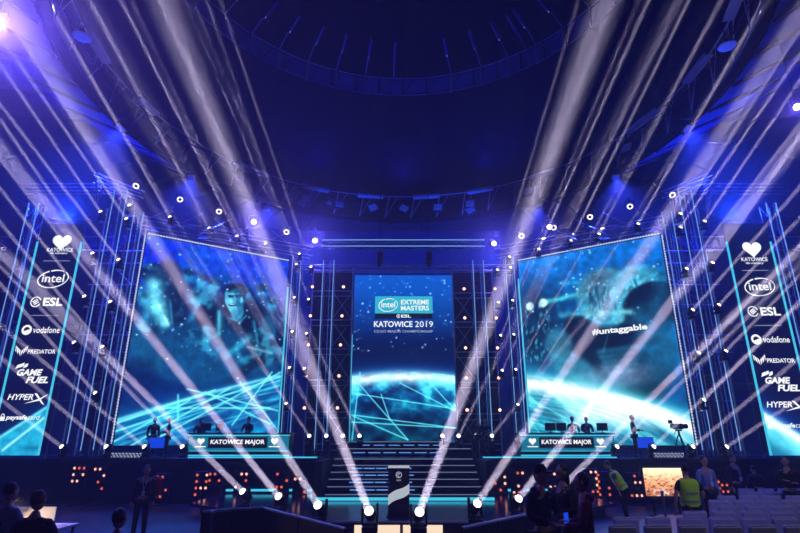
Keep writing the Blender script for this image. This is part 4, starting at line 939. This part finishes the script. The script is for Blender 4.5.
# on the stage
person('person in black standing on deck left of the right lamp scaffold foot', (at(479, 450, 27.4).x, 27.4, DZ), 15, 'blk', 'blk', height=1.84)
person('person in dark suit standing on deck close beside the right small beam light', (at(486, 450, 27.6).x, 27.6, DZ), -20, 'navy', 'blk', height=1.78, arms=fa)
person('person in black standing on deck left of the blue monitor', (at(151, 450, 25.8).x, 25.8, DZ), 40, 'blk', 'blk', height=1.74)
person('person in black standing on deck between blue monitor and left desk', (at(166, 450, 25.8).x, 25.8, DZ), -60, 'blk', 'blk', height=1.7, arms=fa)
person('person in black standing on deck between right desk and tripod camera', (at(636, 450, 25.9).x, 25.9, DZ), 60, 'blk', 'blk', height=1.86, arms=fa)

# ================================================================== FURNITURE AND PROPS
def desk(label, x0, x1, sgn):
    Y = 25.0; X0, X1 = at(x0, 440, Y).x, at(x1, 440, Y).x; t = thing('analyst_desk', label, 'desk', ((X0+X1)/2, Y, DZ)); W = X1-X0
    pl = Plane((X0, Y), (X1, Y), DZ, DZ+1.05)
    pl.box(MB(), 0, .04, W, .98, -.08, 0).build('front_panel', M['black'], t)
    pl.box(MB(), -.05, .98, W+.05, 1.05, -.85, .06).build('desk_top', M['black'], t)
    mb = MB(); pl.box(mb, 0, .92, W, .97, 0, .03); pl.box(mb, 0, .06, W, .12, 0, .03); pl.box(mb, 0, .26, W, .29, 0, .03); mb.build('led_line', M['cyan'], t)
    mb = MB(); pl.box(mb, .04, .3, W-.04, .9, 0, .015); mb.build('lit_front', M['cyand'], t)
    mb = MB(); pl.box(mb, W*.2, .4, W*.78, .86, .015, .03); mb.build('sign_panel', M['signk'], t)
    pl.text('lettering', 'KATOWICE MAJOR', (W*.225, .51, W*.755, .76), M['txt'], t, .04, .025, .05)
    for c in (.13, .85): mb = MB(); pl.flat(mb, heart((W*c, .69), .34), .03); pl.box(mb, W*c-.24, .44, W*c+.24, .48, .015, .03); mb.build('heart_logo', M['txt'], t)
    for s in (.03, W-.03): pl.box(MB(), s-.03, 0, s+.03, .98, -.8, -.08).build('side_panel', M['black'], t)
    return t, pl, W
def stool(label, x, y):
    t = thing('bar_stool', label, 'stool', (x, y, DZ), 0, 'bar stools behind the desks')
    MB().lathe([(.001, .80), (.19, .80), (.2, .84), (.17, .88), (.001, .88)], 16).build('seat', M['blackm'], t, True); MB().bar((0, 0, .03), (0, 0, .8), .03).build('stem', M['alu'], t, True)
    MB().lathe([(.22, 0), (.2, .03), (.03, .05)], 18).build('base', M['blackm'], t, True)
def monitor(label, x, y, z, w, h, rz, mt, group=None):
    t = thing('monitor', label, 'monitor', (x, y, z), rz, group)
    MB().box((0, .03, .1+h/2), (w, .05, h), bev=.01).build('case', M['black'], t, True)
    MB().box((0, .0, .1+h/2), (w*.94, .015, h*.9)).build('screen', mt, t, True)
    MB().bar((0, .04, .02), (0, .04, .15), .025).box((0, .04, .01), (.24, .18, .02), bev=.005).build('stand', M['blackm'], t, True)
_, plA, wA = desk('black analyst desk with teal lights and event sign before the left screen', 188, 290, -1)
_, plB, wB = desk('black analyst desk with teal lights and event sign before the right screen', 520, 614, 1)
for x, d, cl_, hr, f in ((199, 'left end of the left desk', 'blk', 'hairb', 10), (247, 'right half of the left desk', 'navy', 'hair', -10), (574, 'middle of the right desk', 'blk', 'hair', 5), (588, 'right half of the right desk, brightest backdrop', 'navy', 'hair', -5)):
    p = at(x, 440, 25.75); stool('black bar stool behind the %s' % d, p.x, 25.8)
    person('person in dark clothes sitting behind the %s' % d, (p.x, 25.75, DZ), f, cl_, 'blk', hair=hr, seat=.93, arms=rest, height=1.78 if x != 199 else 1.72, long=(x == 199))
for x, w_, d in ((205, .5, 'left end of the left desk'), (219, .36, 'left half of the left desk'), (551, .5, 'left end of the right desk'), (562, .45, 'left half of the right desk'), (603, .5, 'right end of the right desk')):
    p = at(x, 430, 25.3); monitor('small black monitor with its back to us on the %s' % d, p.x, 25.4, DZ+1.05, w_, .34, PI, M['bluescr'], 'monitors on the analyst desks')
def standmon(label, x, rz):
    p = at(x, 440, 25.4); t = thing('stage_monitor', label, 'monitor', (p.x, 25.4, DZ), rz)
    MB().box((0, .03, .62), (.72, .06, .5), bev=.01).build('case', M['black'], t, True); MB().box((0, -.005, .62), (.68, .015, .45)).build('screen', M['bluescr'], t, True)
    MB().bar((-.25, .05, 0), (-.25, .05, .4), .03).bar((.25, .05, 0), (.25, .05, .4), .03).box((0, .05, .02), (.7, .4, .04), bev=.01).build('stand', M['blackm'], t, True)
standmon('blue lit monitor on a stand left of the left desk', 157, .2)
standmon('blue lit monitor on a stand right of the right desk', 645, -.2)
# tripod broadcast camera
p = at(680, 440, 25.6); t = thing('tripod_camera', 'broadcast camera on a tripod before the right screen', 'camera', (p.x, 25.6, DZ), R(15))
for k in range(3):
    g = 2*PI*k/3+.5; MB().bar((.42*math.cos(g), .42*math.sin(g), 0), (.05*math.cos(g), .05*math.sin(g), .95), .028).build('leg', M['blackm'], t, True)
MB().bar((0, 0, .9), (0, 0, 1.15), .05).box((0, 0, 1.17), (.2, .2, .06)).build('tripod_head', M['blackm'], t, True)
MB().box((0, 0, 1.34), (.24, .5, .26), bev=.03).box((0, .32, 1.36), (.18, .2, .2), bev=.02).build('camera_body', M['black'], t, True)
MB().lathe([(.07, 0), (.1, .2), (.11, .3), (.09, .3)], 14, Matrix.Translation((0, -.22, 1.34)) @ Matrix.Rotation(PI/2, 4, 'X')).build('lens', M['black'], t, True)
MB().box((-.3, .1, 1.55), (.22, .05, .16), bev=.01).bar((-.3, .1, 1.5), (-.1, .05, 1.42), .015).build('viewfinder', M['black'], t, True)
MB().bar((.05, .2, 1.15), (.25, .6, 1.0), .015).build('pan_handle', M['black'], t, True)
# trophy plinth at the foot of the stairs
p = at(398.8, 515, 17.0); pz = FZ; t = thing('trophy_plinth', 'black upright plinth with white swoosh and round emblem at the stairs foot', 'plinth', (p.x, 17.0, pz))
hh = at(398.8, 466, 17.0).z-pz
MB().box((0, 0, hh/2), (.62, .62, hh-.06), bev=.02).build('column', M['black'], t, True); MB().box((0, 0, hh-.02), (.64, .64, .05), bev=.012).build('top_cap', M['printglow'], t, True)  # top cap glows for the light it would catch
MB().box((0, 0, .02), (.7, .7, .04)).build('base', M['blackm'], t, True)
pl = Plane((p.x-.31, 16.69), (p.x+.31, 16.69), pz, pz+hh)
mb = MB(); n = 16; up_, dn = [], []
for i in range(n+1):
    k = i/n; a = pl.w*k; c = hh*(.32+.24*k+.02*math.sin(k*6)); up_.append((a, c+.14)); dn.append((a, c-.13))
pl.flat(mb, dn+up_[::-1], .006); mb.build('swoosh', M['printglow'], t)
mb = MB(); pl.ring(mb, (.31, hh*.83), .09, .09, .018, .006); pl.ring(mb, (.31, hh*.83), .045, .05, .02, .006, R(30), R(300)); mb.build('emblem', M['printglow'], t); pl.text('lettering', 'IEM', (.25, hh*.705, .37, hh*.735), M['printglow'], t, .006, 0)
# warm crowd screen in front of the stage
pw = Plane((at(644, 480, 20).x, 20), (at(683, 480, 20).x, 20), at(660, 496, 20).z, at(660, 468, 20).z)
t = thing('display_screen', 'wide display showing a warm crowd picture below the stage front', 'screen', (pw.p(pw.w/2, 0, 0).x, 20, 0))
def art_w(U, V):
    n = fbm(U, V, 9, 71); n2 = fbm(U, V*1.5, 22, 72); img = np.stack([255*(.62+.5*V+.25*n), 216*(.42+.62*V+.3*n), 178*(.3+.75*V+.3*n)], -1)
    img = mixc(img, (70, 34, 22), np.clip((n2-.52)*6, 0, 1)*(1-sm(.55, .85, V))*.85); img = mixc(img, (225, 215, 225), np.clip((n-.55)*6, 0, 1)*(1-sm(.15, .3, V))); return img
pw.box(MB(), -.05, -.05, pw.w+.05, pw.h+.05, -.12, 0).build('case', M['black'], t); picture(pw, 110, 80, art_w, 'picture', PIC, t, .012)
for a in (.25, pw.w-.25): q = pw.p(a, 0, -.06); MB().bar((q.x, q.y, 0), (q.x, q.y, q.z), .04).box((q.x, q.y, .02), (.12, .6, .04)).build('stand_leg', M['blackm'], t)
# lit table bottom left with papers
p = at(30, 515, 12.6); t = thing('work_table', 'white work table lit warm in the bottom left corner', 'table', (p.x+.2, 12.6, 0))
MB().box((-.6, 0, .74), (2.6, .8, .04), bev=.008).build('table_top', M['white'], t, True); MB().box((-.9, .42, .88), (2.0, .03, .42)).build('back_panel', M['white'], t, True)
for x in (-1.8, .6):
    for y in (-.33, .33): MB().bar((x, y, 0), (x, y, .72), .03).build('leg', M['blackm'], t, True)
for i, (x, y, r_) in enumerate(((.25, -.1, .3), (-.05, .1, -.2), (.45, .12, .8))):
    t2 = thing('paper_sheet', 'sheet of paper lying on the lit work table, %s' % ['front one', 'middle one', 'right one'][i], 'paper', (p.x+.2+x, 12.6+y, .762), r_, 'papers on the lit table'); MB().box((0, 0, .001), (.21, .3, .002)).build('sheet', M['badge'], t2, True)
t = thing('added_table_lamp', 'added small bent desk lamp over the lit work table', 'lamp', (p.x-.55, 12.72, .762), .4)
MB().lathe([(.001, .02), (.1, .02), (.1, 0)], 14).build('base', M['blackm'], t, True); MB().path([(0, 0, .02), (0, .03, .35), (.12, -.05, .55)], .014).build('arm', M['blackm'], t, True)
MB().lathe([(.03, .06), (.09, -.04), (.08, -.04)], 14, Matrix.Translation((.15, -.07, .53))).build('shade', M['blackm'], t, True)
light('SPOT', (p.x-.40, 12.62, 1.26), (p.x-.1, 12.5, .75), 60, (1, .72, .5), t, spot_size=R(150), spot_blend=.6, shadow_soft_size=.05)  # lamp added to give the table its warm light
for x, Yc, r_, d in ((13, 8.6, 160, 'under the person in the blue shirt'), (42, 7.4, 185, 'under the large person in black'), (125, 6.8, 175, 'under the person in grey')):
    q = at(x, 480, Yc); t = thing('folding_chair', 'black folding chair '+d, 'chair', (q.x, Yc, RL), R(r_), 'black chairs by the lit table')
    MB().box((0, -.05, .445), (.44, .42, .03), bev=.01).build('seat', M['blackm'], t, True); MB().box((0, .2, .74), (.44, .03, .22), bev=.01).build('backrest', M['blackm'], t, True)
    for k in (-1, 1): MB().bar((k*.2, .2, .85), (k*.21, .2, 0), .014).build('leg', M['blackm'], t, True); MB().bar((k*.2, -.24, .43), (k*.21, -.24, 0), .014).build('leg', M['blackm'], t, True)
# crowd barriers
def barrier(label, a, b):
    a, b = Vector((a[0], a[1], 0)), Vector((b[0], b[1], 0)); t = thing('crowd_barrier', label, 'barrier', (a+b)/2, 0, 'low crowd barriers before the stage'); z = Vector((0, 0, 1)); h = 1.02
    MB().bar(a+z*h, b+z*h, .03).build('top_rail', M['alu'], t); MB().bar(a+z*.12, b+z*.12, .025).build('bottom_rail', M['blackm'], t)
    pn = MB(); d = (b-a); nrm = Vector((-d.y, d.x, 0)).normalized()*.01; pn.add([a+z*.14+nrm, b+z*.14+nrm, b+z*(h-.03)+nrm, a+z*(h-.03)+nrm, a+z*.14-nrm, b+z*.14-nrm, b+z*(h-.03)-nrm, a+z*(h-.03)-nrm], [(0, 1, 2, 3), (7, 6, 5, 4), (0, 4, 5, 1), (3, 2, 6, 7), (0, 3, 7, 4), (1, 5, 6, 2)]); pn.build('panel', M['black'], t)
    for q in (a, a.lerp(b, .5), b): MB().bar(q, q+z*h, .028).box(q+Vector((0, 0, .02)), (.08, .5, .04)).build('post', M['blackm'], t)
def G_(x, y): p = atz(x, y, 1.02); return (p.x, p.y)
barrier('low black crowd barrier left, running toward the outermost beam light', G_(203, 511.5), G_(262, 507.5)); barrier('low black crowd barrier left, running down to the bottom edge', G_(264, 508), G_(345, 529))
barrier('low black crowd barrier right, beside the man in the cap', G_(462, 528), G_(528, 514))
# slim poles by the workers
for x, y0, Y, d in ((213, 512, 12.6, 'left behind the barrier'), (662, 492, 13.6, 'before the warm screen')):
    q = at(x, y0, Y); t = thing('stanchion_post', 'slim blue grey stanchion post '+d, 'post', (q.x, Y, 0)); MB().bar((0, 0, .03), (0, 0, q.z), .035).build('pole', M['grey'], t, True); MB().lathe([(.18, 0), (.16, .03), (.03, .05)], 16).build('base', M['blackm'], t, True); MB().ell((0, 0, q.z), (.045, .045, .04), None, 10, 6).build('cap', M['alu'], t, True)
# seat rows
proto = thing('audience_chair', '', 'chair', (0, 0, 0), 0, 'pale covered chairs in the seat rows')
MB().box((0, .0, .45), (.46, .46, .07), bev=.025).build('seat', M['seat'], proto, True); MB().box((0, -.23, .72), (.46, .07, .5), Matrix.Rotation(.14, 3, 'X'), .03).build('backrest', M['seat'], proto, True)
for kx in (-1, 1):
    for ky in (-1, 1): MB().bar((kx*.19, ky*.19, 0), (kx*.18, ky*.18, .42), .016).build('leg', M['blackm'], proto, True)
first = True
rows_ = [(16.4, 737, 812), (15.4, 722, 812), (14.4, 714, 812), (13.4, 704, 812), (12.4, 686, 812), (11.4, 676, 812), (10.5, 606, 820), (9.6, 600, 830)]
rn = ['farthest row', 'second farthest row', 'third farthest row', 'fourth farthest row', 'fourth nearest row', 'third nearest row', 'second nearest row', 'nearest row']
on = ['first', 'second', 'third', 'fourth', 'fifth', 'sixth', 'seventh', 'eighth', 'ninth', 'tenth']
people_xy = [(o.location.x, o.location.y) for o in col.objects if o.name.startswith('person')]
for (Y, xa, xb), rname in zip(rows_, rn):
    x = at(xa, 520, Y).x; xe = at(xb, 520, Y).x; k = 0; gap = 0
    while x < xe and k < 10:
        if min(math.hypot(x+.26-a, Y-b) for a, b in people_xy) > .55:
            c = proto if first else copy_tree(proto); first = False
            c.location = (x+.26, Y, RZ); c['label'] = 'pale covered chair facing the stage, %s from the left in the %s' % (on[k], rname); k += 1
        x += .56
# upper tier seats behind the outer towers
for s, d in ((-1, 'left'), (1, 'right')):
    t = thing('grandstand', 'dark stepped upper tier behind the %s towers' % d, 'grandstand', (.2+s*21, 30, 11)); mb = MB()
    for r_ in range(5): mb.box((.2+s*(17.5+3.5), 28.6+r_*.9, 12.6+r_*.55-1.2), (9, .9, 2.6))
    mb.build('tiers', M['black'], t); MB().bar((.2+s*16.5, 28.1, 13.6), (.2+s*25.5, 28.1, 13.6), .03).bar((.2+s*16.5, 28.1, 12.8), (.2+s*25.5, 28.1, 12.8), .03).build('rail', M['alu'], t)
    for xx in (21.2, 25): MB().box((.2+s*xx, 31, 5.6), (.5, .5, 11.2)).build('column', M['black'], t)
    sp = thing('tier_seat', 'blue plastic tip-up seat in the upper tier behind the %s towers' % d, 'seat', (0, 0, 0), 0, 'blue upper tier seats, %s side' % d)
    MB().box((0, 0, .42), (.42, .40, .05), bev=.015).box((0, .2, .66), (.42, .05, .42), bev=.015).box((0, .1, .2), (.08, .2, .4)).build('shell', M['bseat'], sp, True); f1 = True
    for r_ in range(5):
        for i in range(15):
            c = sp if f1 else copy_tree(sp); f1 = False; c.location = (.2+s*(17.0+i*.56), 28.55+r_*.9, 12.702+r_*.55)

# ================================================================== ADDED ROOM LIGHTING
def flood(a, label, tgt, power, color, size):  # added floods with invented housings, blue fill for the set
    p = ringpt(a, 16.2, 19.5); d = (Vector(tgt)-p).normalized(); q = d.to_track_quat('Z', 'Y').to_matrix()
    t = thing('flood_lamp', label, 'lamp', p, 0, 'boxy flood lamps under the roof rim')
    MB().box((0, 0, 0), (.6, .6, .34), q, .03).build('housing', M['blackm'], t, True); MB().box(q @ Vector((0, 0, .18)), (.5, .5, .05), q, .02).build('glass', M['glass'], t, True)
    MB().bar((-.35, 0, 0), (-.35, 0, .5), .025).bar((.35, 0, 0), (.35, 0, .5), .025).bar((-.35, 0, .5), (.35, 0, .5), .025).bar((0, 0, .5), (0, 0, .95), .03).build('yoke', M['blackm'], t, True)
    light('SPOT', p+d*.3, tgt, power, color, t, spot_size=R(size), spot_blend=.8, shadow_soft_size=.2)
BL = (.025, .05, 1.0)
for s_, d in ((-1, 'left'), (1, 'right')):
    flood(s_*R(62), 'added boxy flood lamp under the rim above the %s screen' % d, (s_*13, 27, 6), 21000, BL, 80)
    flood(s_*R(40), 'added boxy flood lamp under the rim between the %s screen and the centre' % d, (s_*5, 29.5, 4), 12000, BL, 75)
    flood(s_*R(84), 'added boxy flood lamp under the rim above the %s banner' % d, (s_*17, 22, 4), 22000, BL, 85)
    light('SPOT', (s_*22, 32, 16.5), (s_*17, 21, 24), 12000, (.01, .05, 1.0), None, spot_size=R(140), spot_blend=.9, shadow_soft_size=.3)  # added unseen blue fill on the ceiling
    light('SPOT', (s_*7, 36, 15), (s_*4, 58, 22), 16000, (.01, .07, 1.0), None, spot_size=R(110), spot_blend=.9, shadow_soft_size=.3)  # added unseen blue fill on the back wall
for a in (-28, 0, 28):                                   # added unseen spots above the rim brighten the dome cloth
    light('SPOT', ringpt(R(a), 13.2, 22.4), ringpt(R(a), 16.8, 32), 1700, (.01, .02, 1.0), None, spot_size=R(120), spot_blend=1, shadow_soft_size=.2)
# added unseen spot brightening the seat rows and vests
light('SPOT', (11, 5, 15.5), (5.8, 13, .5), 1800, (.80, .74, 1.0), None, spot_size=R(48), spot_blend=.9, shadow_soft_size=.2)
for o in sc.objects:
    if o.get('label') and len(o['label'].split()) > 16: print('LONG', o.name, o['label'])
